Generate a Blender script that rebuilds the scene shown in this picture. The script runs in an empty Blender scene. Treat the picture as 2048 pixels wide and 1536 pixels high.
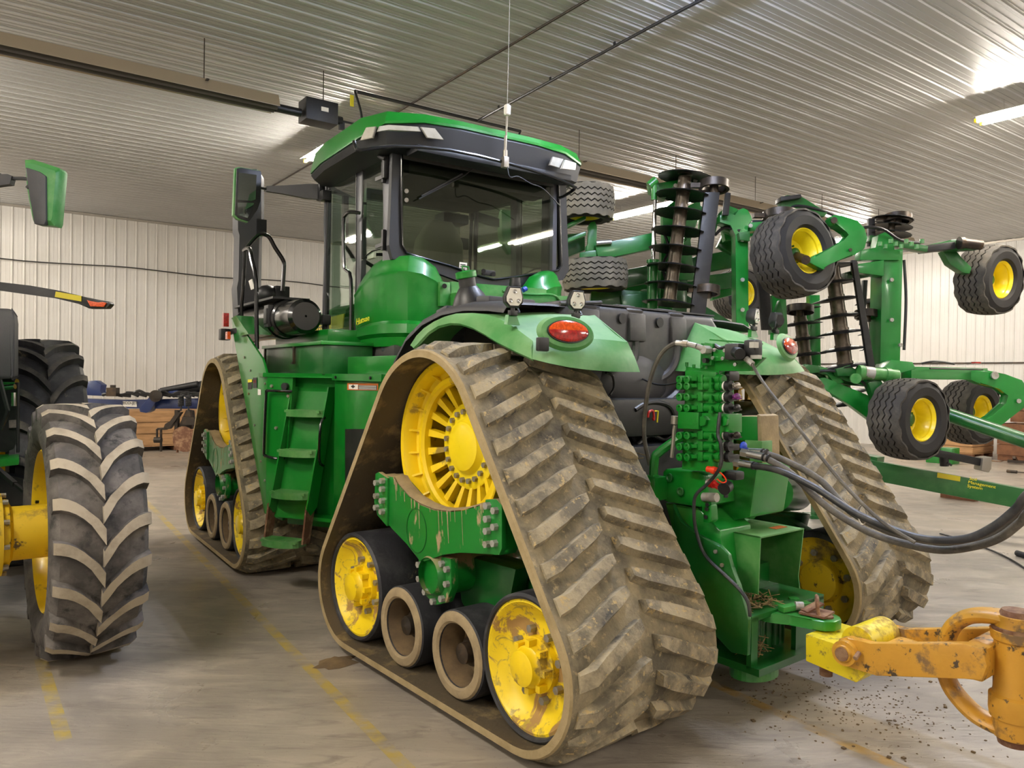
import bpy, bmesh, math, random
from mathutils import Vector, Matrix, noise
random.seed(7)
PI = math.pi
SC = bpy.context.scene
COL = SC.collection
# ---------------------------------------------------------------- camera
FPX, CX, CY, HCAM = 1538.0, 1024.0, 768.0, 1.8
def _cam_axes():
    y0, hs, vx = 755.0, 0.014, -88.0
    a = Vector((-CX, y0 + hs*(-CX) - CY, FPX)); b = Vector((CX, y0 + hs*CX - CY, FPX))
    up = b.cross(a).normalized()
    if up.y > 0: up = -up
    Y = Vector((vx - CX, y0 + hs*(vx - CX) - CY, FPX)).normalized()
    return Y.cross(up), Y, up
AX, AY, AZ = _cam_axes()
def to_world(v): return Vector((AX.dot(v), AY.dot(v), AZ.dot(v)))
CAMLOC = Vector((0, 0, HCAM))
cam = bpy.data.cameras.new('camera'); cam.sensor_width = 36.0; cam.lens = 36.0*FPX/2048.0
cam.clip_start = 0.05; cam.clip_end = 200
co = bpy.data.objects.new('camera', cam); COL.objects.link(co)
r_, u_, f_ = to_world(Vector((1,0,0))), to_world(Vector((0,-1,0))), to_world(Vector((0,0,-1)))
co.matrix_world = Matrix(((r_.x,u_.x,f_.x,0),(r_.y,u_.y,f_.y,0),(r_.z,u_.z,f_.z,HCAM),(0,0,0,1)))
SC.camera = co
# ---------------------------------------------------------------- world, exposure
w = bpy.data.worlds.new('world'); SC.world = w; w.use_nodes = True
w.node_tree.nodes['Background'].inputs[0].default_value = (0.55,0.5,0.44,1)
w.node_tree.nodes['Background'].inputs[1].default_value = 0.05
SC.view_settings.view_transform = 'Standard'; SC.view_settings.look = 'None'
SC.view_settings.gamma = 1.0; SC.view_settings.exposure = 0.36; SC.view_settings.use_curve_mapping = False
TUBE_STRENGTH = 250.0
# ---------------------------------------------------------------- frames
def frame(O, deg): return Matrix.Translation(Vector(O)) @ Matrix.Rotation(math.radians(deg), 4, 'Z')
WF = Matrix.Identity(4)
RF = frame((2.056, 3.721, 0), 3.0)     # rear half of the tractor: u right, v forward, w up
FF = frame((2.05, 7.907, 0), -1.8)     # front half
def at(F, ax, val, x, y):
    "point of frame F lying on the plane u|v|w = val, seen in direction (x, y) of the photograph"
    M = F.inverted(); c = M @ CAMLOC
    d = M.to_3x3() @ to_world(Vector((x-CX, y-CY, FPX)))
    i = 'uvw'.index(ax); t = (val - c[i]) / d[i]
    return c + d*t
# ---------------------------------------------------------------- materials
MATS = {}
def srgb(h):
    if isinstance(h, str):
        h = h.lstrip('#'); c = [int(h[i:i+2],16)/255 for i in (0,2,4)]
    else: c = h
    return tuple([x/12.92 if x <= .04045 else ((x+.055)/1.055)**2.4 for x in c] + [1.0])
def mk(name, col, rough=.5, metal=0., dust=None, scale=6., lo=.45, hi=.65, top=0., bump=0., bscale=40., coat=0., emit=None, es=0., dist=0., mrough=None, stretch=None, spec=None, detail=6.):
    m = bpy.data.materials.new(name); m.use_nodes = True; nt = m.node_tree; N = nt.nodes; L = nt.links
    b = N['Principled BSDF']; b.inputs['Base Color'].default_value = srgb(col)
    b.inputs['Roughness'].default_value = rough; b.inputs['Metallic'].default_value = metal
    if spec is not None: b.inputs['Specular IOR Level'].default_value = spec
    if coat: b.inputs['Coat Weight'].default_value = coat; b.inputs['Coat Roughness'].default_value = .12
    if emit: b.inputs['Emission Color'].default_value = srgb(emit); b.inputs['Emission Strength'].default_value = es
    tc = N.new('ShaderNodeTexCoord')
    if dust:
        layers = dust if isinstance(dust, list) else [(dust, scale, lo, hi)]
        prev = None
        for k, (dc, sc_, lo_, hi_) in enumerate(layers):
            n = N.new('ShaderNodeTexNoise'); n.inputs['Scale'].default_value = sc_; n.inputs['Detail'].default_value = detail
            n.inputs['Roughness'].default_value = .65; n.inputs['Distortion'].default_value = dist
            mp = N.new('ShaderNodeMapping'); mp.inputs['Location'].default_value = (3.7*k, 1.3*k, .7)
            if stretch: mp.inputs['Scale'].default_value = stretch
            L.new(tc.outputs['Object'], mp.inputs[0]); L.new(mp.outputs[0], n.inputs['Vector'])
            r = N.new('ShaderNodeMapRange'); r.inputs[1].default_value = lo_; r.inputs[2].default_value = hi_
            L.new(n.outputs['Fac'], r.inputs[0]); fac = r.outputs[0]
            if top and k == 0:
                g = N.new('ShaderNodeNewGeometry'); s = N.new('ShaderNodeSeparateXYZ'); L.new(g.outputs['Normal'], s.inputs[0])
                q = N.new('ShaderNodeMapRange'); q.inputs[1].default_value = .3; q.inputs[2].default_value = .95; q.inputs[4].default_value = top
                L.new(s.outputs['Z'], q.inputs[0])
                a = N.new('ShaderNodeMath'); a.operation = 'ADD'; a.use_clamp = True; L.new(fac, a.inputs[0]); L.new(q.outputs[0], a.inputs[1]); fac = a.outputs[0]
            mx = N.new('ShaderNodeMix'); mx.data_type = 'RGBA'
            if prev is None: mx.inputs[6].default_value = srgb(col)
            else: L.new(prev, mx.inputs[6])
            mx.inputs[7].default_value = srgb(dc); L.new(fac, mx.inputs[0]); prev = mx.outputs[2]
            if k == 0 and mrough is not None:
                q = N.new('ShaderNodeMapRange'); q.inputs[3].default_value = rough; q.inputs[4].default_value = mrough
                L.new(fac, q.inputs[0]); L.new(q.outputs[0], b.inputs['Roughness'])
        L.new(prev, b.inputs['Base Color'])
    if bump:
        n = N.new('ShaderNodeTexNoise'); n.inputs['Scale'].default_value = bscale; n.inputs['Detail'].default_value = 5
        L.new(tc.outputs['Object'], n.inputs['Vector'])
        bp = N.new('ShaderNodeBump'); bp.inputs['Strength'].default_value = bump; bp.inputs['Distance'].default_value = .01
        L.new(n.outputs['Fac'], bp.inputs['Height']); L.new(bp.outputs[0], b.inputs['Normal'])
    MATS[name] = m; return m
def glass(name, tint, refl=.12):
    m = bpy.data.materials.new(name); m.use_nodes = True; nt = m.node_tree; N = nt.nodes; L = nt.links
    N.remove(N['Principled BSDF']); o = N['Material Output']
    t = N.new('ShaderNodeBsdfTransparent'); t.inputs[0].default_value = srgb(tint)
    g = N.new('ShaderNodeBsdfGlossy'); g.inputs['Roughness'].default_value = .02; g.inputs[0].default_value = (1,1,1,1)
    lw = N.new('ShaderNodeLayerWeight'); lw.inputs[0].default_value = .5
    pw = N.new('ShaderNodeMath'); pw.operation = 'POWER'; pw.inputs[1].default_value = 4.; L.new(lw.outputs['Facing'], pw.inputs[0])
    s = N.new('ShaderNodeMath'); s.operation = 'MULTIPLY_ADD'; s.inputs[1].default_value = .8; s.inputs[2].default_value = refl; s.use_clamp = True
    L.new(pw.outputs[0], s.inputs[0])
    mx = N.new('ShaderNodeMixShader'); L.new(s.outputs[0], mx.inputs[0]); L.new(t.outputs[0], mx.inputs[1]); L.new(g.outputs[0], mx.inputs[2])
    L.new(mx.outputs[0], o.inputs[0]); MATS[name] = m; return m
mud = '#a08a66'
mk('green', '#0a741f', .3, dust=[('#3f8a3c', 2.2, .50, .85)], coat=.35, mrough=.5)
mk('green_dusty', '#157524', .36, dust=[('#7da66a', 1.6, .42, .8)], coat=.2, top=.38, mrough=.6)
mk('green_fender', '#2b7d33', .42, dust=[('#8aae7a', 1.3, .42, .8)], top=.42, mrough=.6, spec=.4)
mk('green_dark', '#08561a', .38, dust=[('#3d6d38', 3, .5, .8)], coat=.2, mrough=.6)
mk('green_muddy', '#0c7222', .4, dust=[(mud, 5, .56, .6)], stretch=(1,1,.5), top=.9, coat=.2, mrough=.9)
mk('green_implement', '#0d7727', .34, dust=[('#2f8a3c', 2, .5, .8)], coat=.35)
mk('yellow', '#f2cf10', .4, dust=[('#9c8336', 5, .60, .66), ('#c9a620', 2, .5, .8)], coat=.15, mrough=.9)
mk('yellow_clean', '#f7dc1c', .35, dust=[('#b39a3a', 4, .62, .75)], coat=.3)
mk('yellow_muddy', '#f0d21c', .42, dust=[('#a5824a', 3.2, .53, .56), ('#b39c3c', 14, .56, .64)], dist=1.2, mrough=.9)
mk('yellow_inner', '#dcb81a', .5, dust=[('#7d6836', 3.5, .56, .66), ('#5d4c2c', 11, .60, .66)], mrough=.9)
mk('yellow_old', '#cf9a34', .45, dust=[('#7a6244', 6, .54, .62), ('#b98424', 2, .4, .7), ('#4b3d2c', 15, .59, .64)], mrough=.8, bump=.15, coat=.1)
mk('yellow_new', '#e2cc1e', .42, dust=[('#a88c3c', 7, .54, .64), ('#7d6a38', 18, .6, .68)], mrough=.8)
mk('rubber_mud', '#565042', .9, dust=[('#8f8266', 4, .38, .6), ('#4a463d', 2.2, .56, .7), ('#a3916e', 22, .58, .66)], bump=.6, bscale=60)
mk('rubber_lug', '#6a6251', .85, dust=[('#a09377', 7, .42, .6), ('#3f3e3a', 5, .6, .68), ('#b29a6a', 26, .58, .64)], bump=.5, bscale=70)
mk('rubber_edge', '#a08d68', .9, dust=[('#8a7852', 8, .4, .7)], bump=.3, bscale=80)
mk('rubber_inner', '#4a3f2c', .9, dust=[('#7d6a44', 5, .52, .66)], bump=.3)
mk('rubber', '#26262a', .62, dust=[('#4a4a4a', 5, .5, .75), ('#8d8468', 9, .66, .74)], bump=.2)
mk('rubber_tire', '#34322f', .8, dust=[('#5c564c', 6, .45, .7)], bump=.3)
mk('rubber_tire_lug', '#a89c88', .9, dust=[('#867b6a', 6, .45, .7)], bump=.3)
mk('rubber_old', '#46423f', .78, dust=[('#77706a', 4, .44, .7), ('#2e2c2b', 9, .55, .65)], bump=.35)
mk('rubber_flot', '#38342f', .75, dust=[('#5a544a', 5, .45, .7)], bump=.2)
mk('rubber_flot_dusty', '#6f695c', .8, dust=[('#8e8674', 5, .4, .7)], bump=.2)
mk('rubber_groove', '#1d1b19', .8); mk('rim_dust', '#8b7a5e', .9, dust=[('#a89470', 7, .4, .7)], bump=.3)  # rubber_groove: shade of the shallow tread grooves put into the colour
mk('rim_brown', '#5a4a34', .9, dust=[('#7a6444', 5, .4, .7)])
mk('black', '#151517', .45, dust=[('#2e2c2a', 6, .5, .8)])
mk('black_gloss', '#0c0c0e', .22, coat=.5)
mk('black_fascia', '#17191c', .5)
mk('plastic_grey', '#3a3a3d', .55, dust=[('#56534e', 2, .5, .85)], bump=.15, bscale=200, top=.2)
mk('tank_grey', '#353437', .45, dust=[('#5f5c56', 1.4, .5, .85)])
mk('pillar_grey', '#3a3b40', .42)
mk('steel', '#b4b2ab', .38, metal=.45, dust=[('#8a7a62', 6, .5, .7)], mrough=.6)
mk('steel_bright', '#c8c8c8', .22, metal=1.)
mk('chrome', '#d8d8d8', .12, metal=1.)
mk('bolt', '#8f8d86', .5, metal=.4, dust=[('#8a7a5a', 20, .45, .6)])
mk('steel_dark', '#3b352f', .4, metal=.6, dust=[('#5c4a38', 6, .5, .7)])
mk('disc_dark', '#1d1f22', .4, metal=.3, dust=[('#3a3633', 9, .5, .7)])
mk('tube_brown', '#5f564c', .35, metal=.6, dust=[('#8a8072', 7, .5, .7)])
mk('rust', '#6d4a36', .8, metal=.2, dust=[('#9a7a5c', 12, .45, .65)], bump=.3)
mk('hose', '#4a4640', .6, dust=[('#6d675c', 8, .45, .7)], bump=.25, bscale=120)
mk('hose_black', '#26272a', .45, dust=[('#4a4844', 8, .5, .7)])
mk('straw', '#9c8458', .95, dust=[('#6a5636', 30, .4, .6)], bump=.6)
mk('interior', '#3d3c39', .8)
mk('seat_fabric', '#8a857a', .9, bump=.3, bscale=300)
mk('lens_red', '#b3150f', .15, coat=.8, dust=[('#8a0f0c', 60, .45, .55)])
mk('lens_orange', '#e0561a', .15, coat=.8, dust=[('#c2450f', 60, .45, .55)])
mk('lens_clear', '#bdbaae', .15, coat=.8, dust=[('#a5a295', 8, .4, .7)])
mk('reflector', '#e8e4da', .1, metal=.7)
mk('purple', '#6a2a6a', .4); mk('blue_plastic', '#1a3fb0', .4); mk('orange_cap', '#e0401c', .4); mk('red_cap', '#c22018', .4)
mk('white', '#e6e2d8', .6); mk('decal_yellow', '#f2e22a', .5); mk('decal_orange', '#d6702a', .5); mk('decal_black', '#141414', .5)
mk('blue_paint', '#0c2458', .35, coat=.3, dust=[('#1a2f5c', 3, .5, .8)])
mk('wood', '#b98f62', .8, dust=[('#8f6a44', 5, .4, .7)], stretch=(.4,.4,3)); mk('wood_dark', '#7a5236', .85, dust=[('#5a3a26', 5, .4, .7)])
mk('heater_shroud', '#b4a58d', .35, metal=.6); mk('heater_tube', '#4a4440', .6); mk('zinc', '#a39c90', .4, metal=.7)
mk('mirror_glass', '#7c8482', .03, metal=1.); mk('reflective_tape', '#c9b81e', .4)  # mirror_glass: a dark reflection is put into the glass colour
glass('cab_glass', '#e2ece5', .05); glass('cab_glass_rear', '#c9d0c2', .055)
# building skins
def wall_mat():
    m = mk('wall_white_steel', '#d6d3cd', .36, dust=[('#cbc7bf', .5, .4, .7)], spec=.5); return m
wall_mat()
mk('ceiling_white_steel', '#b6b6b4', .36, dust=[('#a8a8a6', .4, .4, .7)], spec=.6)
def floor_mat():
    m = bpy.data.materials.new('concrete_floor'); m.use_nodes = True; nt = m.node_tree; N = nt.nodes; L = nt.links
    b = N['Principled BSDF']; tc = N.new('ShaderNodeTexCoord')
    def noise_(sc, det=8, dist=0., stretch=None):
        n = N.new('ShaderNodeTexNoise'); n.inputs['Scale'].default_value = sc; n.inputs['Detail'].default_value = det; n.inputs['Distortion'].default_value = dist
        n.inputs['Roughness'].default_value = .6
        if stretch:
            m0 = N.new('ShaderNodeMapping'); m0.inputs['Rotation'].default_value = (0,0,.62); mp = N.new('ShaderNodeMapping'); mp.inputs['Scale'].default_value = stretch
            L.new(tc.outputs['Object'], m0.inputs[0]); L.new(m0.outputs[0], mp.inputs[0]); L.new(mp.outputs[0], n.inputs['Vector'])
        else: L.new(tc.outputs['Object'], n.inputs['Vector'])
        return n.outputs['Fac']
    def rng(f, a, c):
        r = N.new('ShaderNodeMapRange'); r.inputs[1].default_value = a; r.inputs[2].default_value = c; L.new(f, r.inputs[0]); return r.outputs[0]
    def mix(f, a, c):
        x = N.new('ShaderNodeMix'); x.data_type = 'RGBA'; L.new(f, x.inputs[0])
        if isinstance(a, str): x.inputs[6].default_value = srgb(a)
        else: L.new(a, x.inputs[6])
        x.inputs[7].default_value = srgb(c); return x.outputs[2]
    c = mix(rng(noise_(.9, 8, .6), .35, .7), '#8b8379', '#a49a8b')
    c = mix(rng(noise_(2.0, 10, 1.0, (.7,1.9,1)), .48, .72), c, '#b3a898')
    c = mix(rng(noise_(3.5, 10, 1.6, (.6,2.0,1)), .54, .74), c, '#7a7167')
    c = mix(rng(noise_(60, 3), .66, .74), c, '#6a5c4e')
    # worn yellow bay line running beside the tractor
    sp = N.new('ShaderNodeSeparateXYZ'); L.new(tc.outputs['Object'], sp.inputs[0])
    def band(src, lo, hi):
        a = N.new('ShaderNodeMath'); a.operation = 'GREATER_THAN'; L.new(src, a.inputs[0]); a.inputs[1].default_value = lo
        d = N.new('ShaderNodeMath'); d.operation = 'LESS_THAN'; L.new(src, d.inputs[0]); d.inputs[1].default_value = hi
        e = N.new('ShaderNodeMath'); e.operation = 'MULTIPLY'; L.new(a.outputs[0], e.inputs[0]); L.new(d.outputs[0], e.inputs[1]); return e.outputs[0]
    def mul(a, c_):
        e = N.new('ShaderNodeMath'); e.operation = 'MULTIPLY'; L.new(a, e.inputs[0]); L.new(c_, e.inputs[1]); return e.outputs[0]
    wear = rng(noise_(7, 8), .38, .62)
    def skew(k, y0):
        a = N.new('ShaderNodeMath'); a.operation = 'MULTIPLY_ADD'; a.inputs[1].default_value = -k; a.inputs[2].default_value = k*y0
        L.new(sp.outputs['Y'], a.inputs[0]); e = N.new('ShaderNodeMath'); e.operation = 'ADD'; L.new(sp.outputs['X'], e.inputs[0]); L.new(a.outputs[0], e.inputs[1]); return e.outputs[0]
    X1 = skew(.055, 3.1)
    for f, cc in ((mul(band(X1, 1.655, 1.725), band(sp.outputs['Y'], -2, 18)), '#b09a52'), (mul(band(sp.outputs['X'], .405, .475), band(sp.outputs['Y'], 4.3, 5.6)), '#b09a52'), (mul(band(X1, 3.62, 3.70), band(sp.outputs['Y'], 1.2, 3.2)), '#a88a54')):
        c = mix(mul(f, wear), c, cc)
    L.new(c, b.inputs['Base Color'])
    r = N.new('ShaderNodeMapRange'); r.inputs[1].default_value = .3; r.inputs[2].default_value = .7; r.inputs[3].default_value = .25; r.inputs[4].default_value = .5
    L.new(noise_(1.7, 6, .8), r.inputs[0]); L.new(r.outputs[0], b.inputs['Roughness'])
    bp = N.new('ShaderNodeBump'); bp.inputs['Strength'].default_value = .35; bp.inputs['Distance'].default_value = .01; L.new(noise_(5, 8, .8, (.5,3,1)), bp.inputs['Height']); L.new(bp.outputs[0], b.inputs['Normal'])
    MATS['concrete'] = m
floor_mat()
# ---------------------------------------------------------------- mesh builder
def V(*a): return Vector(a if len(a) == 3 else a[0])
class G:
    def __init__(s): s.bm = bmesh.new(); s.mi = 0
    def face(s, vs, mi=None):
        try: f = s.bm.faces.new(vs); f.material_index = s.mi if mi is None else mi; return f
        except ValueError: return None
    def box(s, c, d, R=None, bev=0.):
        c = V(c); hx, hy, hz = d[0]/2, d[1]/2, d[2]/2
        pts = [V(x,y,z) for z in (-hz,hz) for y in (-hy,hy) for x in (-hx,hx)]
        if R is not None: pts = [R @ p for p in pts]
        return s.hexa([p + c for p in pts], bev)
    def hexa(s, p, bev=0.):
        v = [s.bm.verts.new(q) for q in p]
        fs = [s.face([v[i] for i in q]) for q in ((0,2,3,1),(4,5,7,6),(0,1,5,4),(2,6,7,3),(0,4,6,2),(1,3,7,5))]
        if bev: s._bev(fs, bev)
        return s
    def _bev(s, fs, w, seg=2):
        es = {e for f in fs if f for e in f.edges}
        bmesh.ops.bevel(s.bm, geom=list(es), offset=w, segments=seg, affect='EDGES', profile=.6)
    def bar(s, a, b, wd, ht, up=(0,0,1), bev=0.):
        a, b = V(a), V(b); d = (b-a).normalized(); up = V(up)
        x = d.cross(up)
        if x.length < 1e-4: x = d.cross(V(0,1,0))
        x.normalize(); z = x.cross(d)
        pts = [q + x*sx*wd/2 + z*sz*ht/2 for sz in (-1,1) for q in (a,b) for sx in (-1,1)]
        return s.hexa(pts, bev)
    def prism(s, poly, ext, bev=0., seg=2):
        "closed polygon of 3-D points extruded by vector ext"
        e = V(ext); a = [s.bm.verts.new(V(p)) for p in poly]; b = [s.bm.verts.new(V(p)+e) for p in poly]
        n = len(a); fs = [s.face(a[::-1]), s.face(b)]
        for i in range(n): fs.append(s.face([a[i], a[(i+1)%n], b[(i+1)%n], b[i]]))
        if bev: s._bev(fs, bev, seg)
        return s
    def cyl(s, a, b, r, r2=None, n=20, cap=True, bev=0.):
        a, b = V(a), V(b); r2 = r if r2 is None else r2
        d = (b-a).normalized(); x = d.orthogonal().normalized(); y = d.cross(x)
        A = [s.bm.verts.new(a + (x*math.cos(2*PI*i/n) + y*math.sin(2*PI*i/n))*r) for i in range(n)]
        B = [s.bm.verts.new(b + (x*math.cos(2*PI*i/n) + y*math.sin(2*PI*i/n))*r2) for i in range(n)]
        for i in range(n): s.face([A[i], A[(i+1)%n], B[(i+1)%n], B[i]])
        if cap:
            f1 = s.face(A[::-1]); f2 = s.face(B)
            if bev:
                es = {e for f in (f1,f2) if f for e in f.edges}
                bmesh.ops.bevel(s.bm, geom=list(es), offset=bev, segments=2, affect='EDGES')
        return s
    def tube(s, pts, r, n=8, smooth=0, cap=True, closed=False):
        P = [V(p) for p in pts]
        if smooth: P = catmull(P, smooth)
        rr = r if isinstance(r, (list,tuple)) else None
        m = len(P); rings = []; px_ = None
        for i in range(m):
            d = (P[min(i+1,m-1)] - P[max(i-1,0)])
            if closed: d = P[(i+1)%m] - P[i-1]
            d.normalize()
            x = d.orthogonal().normalized() if px_ is None else (px_ - d*px_.dot(d)).normalized()
            px_ = x; y = d.cross(x); q = r if rr is None else rr[min(int(i*len(rr)/m), len(rr)-1)]
            rings.append([s.bm.verts.new(P[i] + (x*math.cos(2*PI*k/n)+y*math.sin(2*PI*k/n))*q) for k in range(n)])
        for i in range(m if closed else m-1):
            A, B = rings[i], rings[(i+1)%m]
            for k in range(n): s.face([A[k], A[(k+1)%n], B[(k+1)%n], B[k]])
        if cap and not closed: s.face(rings[0][::-1]); s.face(rings[-1])
        return s
    def lathe(s, prof, O=(0,0,0), ax=(1,0,0), n=48, closed=False, a0=0., a1=2*PI):
        "prof = [(along axis, radius)]"
        O = V(O); ax = V(ax).normalized(); x = V(0,0,1) if abs(ax.z) < .9 else V(1,0,0)
        x = (x - ax*x.dot(ax)).normalized(); y = ax.cross(x); full = abs(a1-a0-2*PI) < 1e-6
        cnt = n if full else n+1; rings = []
        for i in range(cnt):
            t = a0 + (a1-a0)*i/n; q = x*math.cos(t) + y*math.sin(t)
            rings.append([s.bm.verts.new(O + ax*p[0] + q*max(p[1],1e-4)) for p in prof])
        for i in range(n):
            A, B = rings[i], rings[(i+1)%cnt]
            for k in range(len(prof)-1+(1 if closed else 0)): s.face([A[k], B[k], B[(k+1)%len(prof)], A[(k+1)%len(prof)]])
        return s
    def loft(s, rings, closed=True, cap=True):
        R = [[s.bm.verts.new(V(p)) for p in r] for r in rings]; n = len(R[0])
        for i in range(len(R)-1):
            for k in range(n if closed else n-1): s.face([R[i][k], R[i][(k+1)%n], R[i+1][(k+1)%n], R[i+1][k]])
        if cap and closed: s.face(R[0][::-1]); s.face(R[-1])
        return s
    def grid(s, P, thick=None):
        "P[i][j] surface; thick = vector offset giving it a second side and rim"
        a = [[s.bm.verts.new(V(p)) for p in r] for r in P]; ni, nj = len(a), len(a[0])
        for i in range(ni-1):
            for j in range(nj-1): s.face([a[i][j], a[i+1][j], a[i+1][j+1], a[i][j+1]])
        if thick is not None:
            t = V(thick); b = [[s.bm.verts.new(V(p)+t) for p in r] for r in P]
            for i in range(ni-1):
                for j in range(nj-1): s.face([b[i][j], b[i][j+1], b[i+1][j+1], b[i+1][j]])
            for i in range(ni-1):
                s.face([a[i][0], b[i][0], b[i+1][0], a[i+1][0]]); s.face([a[i][-1], a[i+1][-1], b[i+1][-1], b[i][-1]])
            for j in range(nj-1):
                s.face([a[0][j], a[0][j+1], b[0][j+1], b[0][j]]); s.face([a[-1][j], b[-1][j], b[-1][j+1], a[-1][j+1]])
        return s
    def sphere(s, c, r, n=12, sc=(1,1,1)):
        c = V(c); m = n//2; rings = []
        top = s.bm.verts.new(c+V(0,0,r*sc[2])); bot = s.bm.verts.new(c-V(0,0,r*sc[2]))
        for i in range(1, m):
            t = PI*i/m; rings.append([s.bm.verts.new(c + V(r*math.sin(t)*math.cos(2*PI*k/n)*sc[0], r*math.sin(t)*math.sin(2*PI*k/n)*sc[1], r*math.cos(t)*sc[2])) for k in range(n)])
        for k in range(n):
            s.face([top, rings[0][k], rings[0][(k+1)%n]]); s.face([bot, rings[-1][(k+1)%n], rings[-1][k]])
            for i in range(m-2): s.face([rings[i][k], rings[i+1][k], rings[i+1][(k+1)%n], rings[i][(k+1)%n]])
        return s
    def bolts(s, c, ax, R, n, r=.013, h=.014, ph=0.):
        c = V(c); ax = V(ax).normalized(); x = ax.orthogonal().normalized(); y = ax.cross(x)
        for i in range(n):
            t = ph + 2*PI*i/n; p = c + (x*math.cos(t)+y*math.sin(t))*R
            s.cyl(p, p+ax*h, r, n=6)
        return s
    def bolt(s, p, ax, r=.013, h=.014): p = V(p); s.cyl(p, p+V(ax).normalized()*h, r, n=6); return s
    def islands(s):
        s.bm.verts.ensure_lookup_table(); par = list(range(len(s.bm.verts)))
        s.bm.verts.index_update()
        def f(i):
            while par[i] != i: par[i] = par[par[i]]; i = par[i]
            return i
        for e in s.bm.edges: par[f(e.verts[0].index)] = f(e.verts[1].index)
        out = {}
        for fc in s.bm.faces: out.setdefault(f(fc.verts[0].index), []).append(fc)
        res = []
        for fs in out.values():
            g = G(); mp = {}
            for fc in fs:
                vs = []
                for v in fc.verts:
                    if v.index not in mp: mp[v.index] = g.bm.verts.new(v.co)
                    vs.append(mp[v.index])
                g.face(vs, fc.material_index)
            res.append(g)
        s.bm.free(); return res
    def build(s, name, mat, parent=None, F=None, smooth=True, angle=35, bev=0., each=False):
        if each: return [g.build(name, mat, parent, F, smooth, angle) for g in s.islands()]
        me = bpy.data.meshes.new(name)
        bmesh.ops.recalc_face_normals(s.bm, faces=s.bm.faces[:])
        s.bm.to_mesh(me); s.bm.free()
        for m in (mat if isinstance(mat, (list,tuple)) else [mat]): me.materials.append(MATS[m])
        o = bpy.data.objects.new(name, me); COL.objects.link(o)
        if smooth:
            for p in me.polygons: p.use_smooth = True
            me.set_sharp_from_angle(angle=math.radians(angle))
        if bev:
            b = o.modifiers.new('bevel', 'BEVEL'); b.width = bev; b.segments = 2; b.limit_method = 'ANGLE'; b.angle_limit = math.radians(40)
        if F is not None: o.matrix_world = F
        if parent is not None:
            o.parent = parent
            if F is not None: o.matrix_parent_inverse = Matrix.Identity(4); o.matrix_local = WORLD[parent.name].inverted() @ F; WORLD[o.name] = F
            else: WORLD[o.name] = WORLD.get(parent.name, Matrix.Identity(4))
        else: WORLD[o.name] = F if F is not None else Matrix.Identity(4)
        return o
WORLD = {}
def catmull(P, k):
    out = []; n = len(P)
    for i in range(n-1):
        a, b, c, d = P[max(i-1,0)], P[i], P[i+1], P[min(i+2,n-1)]
        for j in range(k):
            t = j/k; out.append(.5*((2*b) + (c-a)*t + (2*a-5*b+4*c-d)*t*t + (3*b-a-3*c+d)*t**3))
    out.append(P[-1]); return out
def tag(o, label, cat, group=None, kind=None):
    o['label'] = label; o['category'] = cat
    if group: o['group'] = group
    if kind: o['kind'] = kind
    return o
def thing(name, loc, label, cat, group=None, rz=0.):
    o = bpy.data.objects.new(name, None); COL.objects.link(o); o.empty_display_size = .1
    o.location = loc; o.rotation_euler = (0,0,rz)
    WORLD[o.name] = Matrix.Translation(V(loc)) @ Matrix.Rotation(rz, 4, 'Z')
    return tag(o, label, cat, group)
def struct(o): o['kind'] = 'structure'; return o
def copy_tree(o, M=None, parent=None):
    "a thing and its parts copied one object at a time"
    c = o.copy(); COL.objects.link(c); WORLD[c.name] = WORLD[o.name]
    if parent is not None: c.parent = parent; c.matrix_local = o.matrix_local.copy()
    elif M is not None: c.matrix_world = M; WORLD[c.name] = M
    for ch in [x for x in o.children]: copy_tree(ch, None, c)
    return c
def text(name, s, size, mat, parent, M, F=None, depth=.001, shear=0., xscale=1., spacing=1.):
    cu = bpy.data.curves.new(name, 'FONT'); cu.body = s; cu.size = size; cu.extrude = depth; cu.shear = shear; cu.space_character = spacing; cu.align_x = 'CENTER'; cu.align_y = 'CENTER'
    t = bpy.data.objects.new('tmp', cu); COL.objects.link(t)
    me = bpy.data.meshes.new_from_object(t.evaluated_get(bpy.context.evaluated_depsgraph_get())); bpy.data.objects.remove(t)
    me.transform(M @ Matrix.Scale(xscale, 4, V(1,0,0))); me.materials.clear(); me.materials.append(MATS[mat]); me.name = name
    o = bpy.data.objects.new(name, me); COL.objects.link(o)
    if parent is not None:
        o.parent = parent; o.matrix_local = WORLD[parent.name].inverted() @ (F or WORLD[parent.name])
    return o
def basis(x, y, o):
    "matrix whose text runs along x with its top towards y"
    x = V(x).normalized(); z = x.cross(V(y)).normalized(); y = z.cross(x)
    return Matrix(((x.x,y.x,z.x,o[0]),(x.y,y.y,z.y,o[1]),(x.z,y.z,z.z,o[2]),(0,0,0,1)))
# ---------------------------------------------------------------- building
XL, XR, YB, YF, ZC = -9.5, 21.7, -9.0, 20.4, 5.5
PIT = .2286
def ribbed(name, p0, du, dn, length, h0, mat, rib=.019, hdir=V(0,0,1)):
    "steel sheet with a raised rib every nine inches"
    g = G(); p0, du, dn = V(p0), V(du), V(dn); n = int(length/PIT); row = []
    for i in range(n+1):
        s0 = i*PIT
        for ds, hn in ((0,0),(.07,0),(.0705,.004),(.085,.004),(.0855,0),(.145,0),(.1455,.004),(.16,.004),(.1605,0),(.185,0),(.197,rib),(.215,rib)):
            if s0+ds <= length: row.append(p0 + du*(s0+ds) + dn*hn)
    row.append(p0 + du*length)
    g.grid([row, [p + hdir*h0 for p in row]])
    return struct(g.build(name, mat, smooth=False))
ribbed('wall_front', (XL,YF,0), (1,0,0), (0,-1,0), XR-XL, ZC, 'wall_white_steel')
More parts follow.
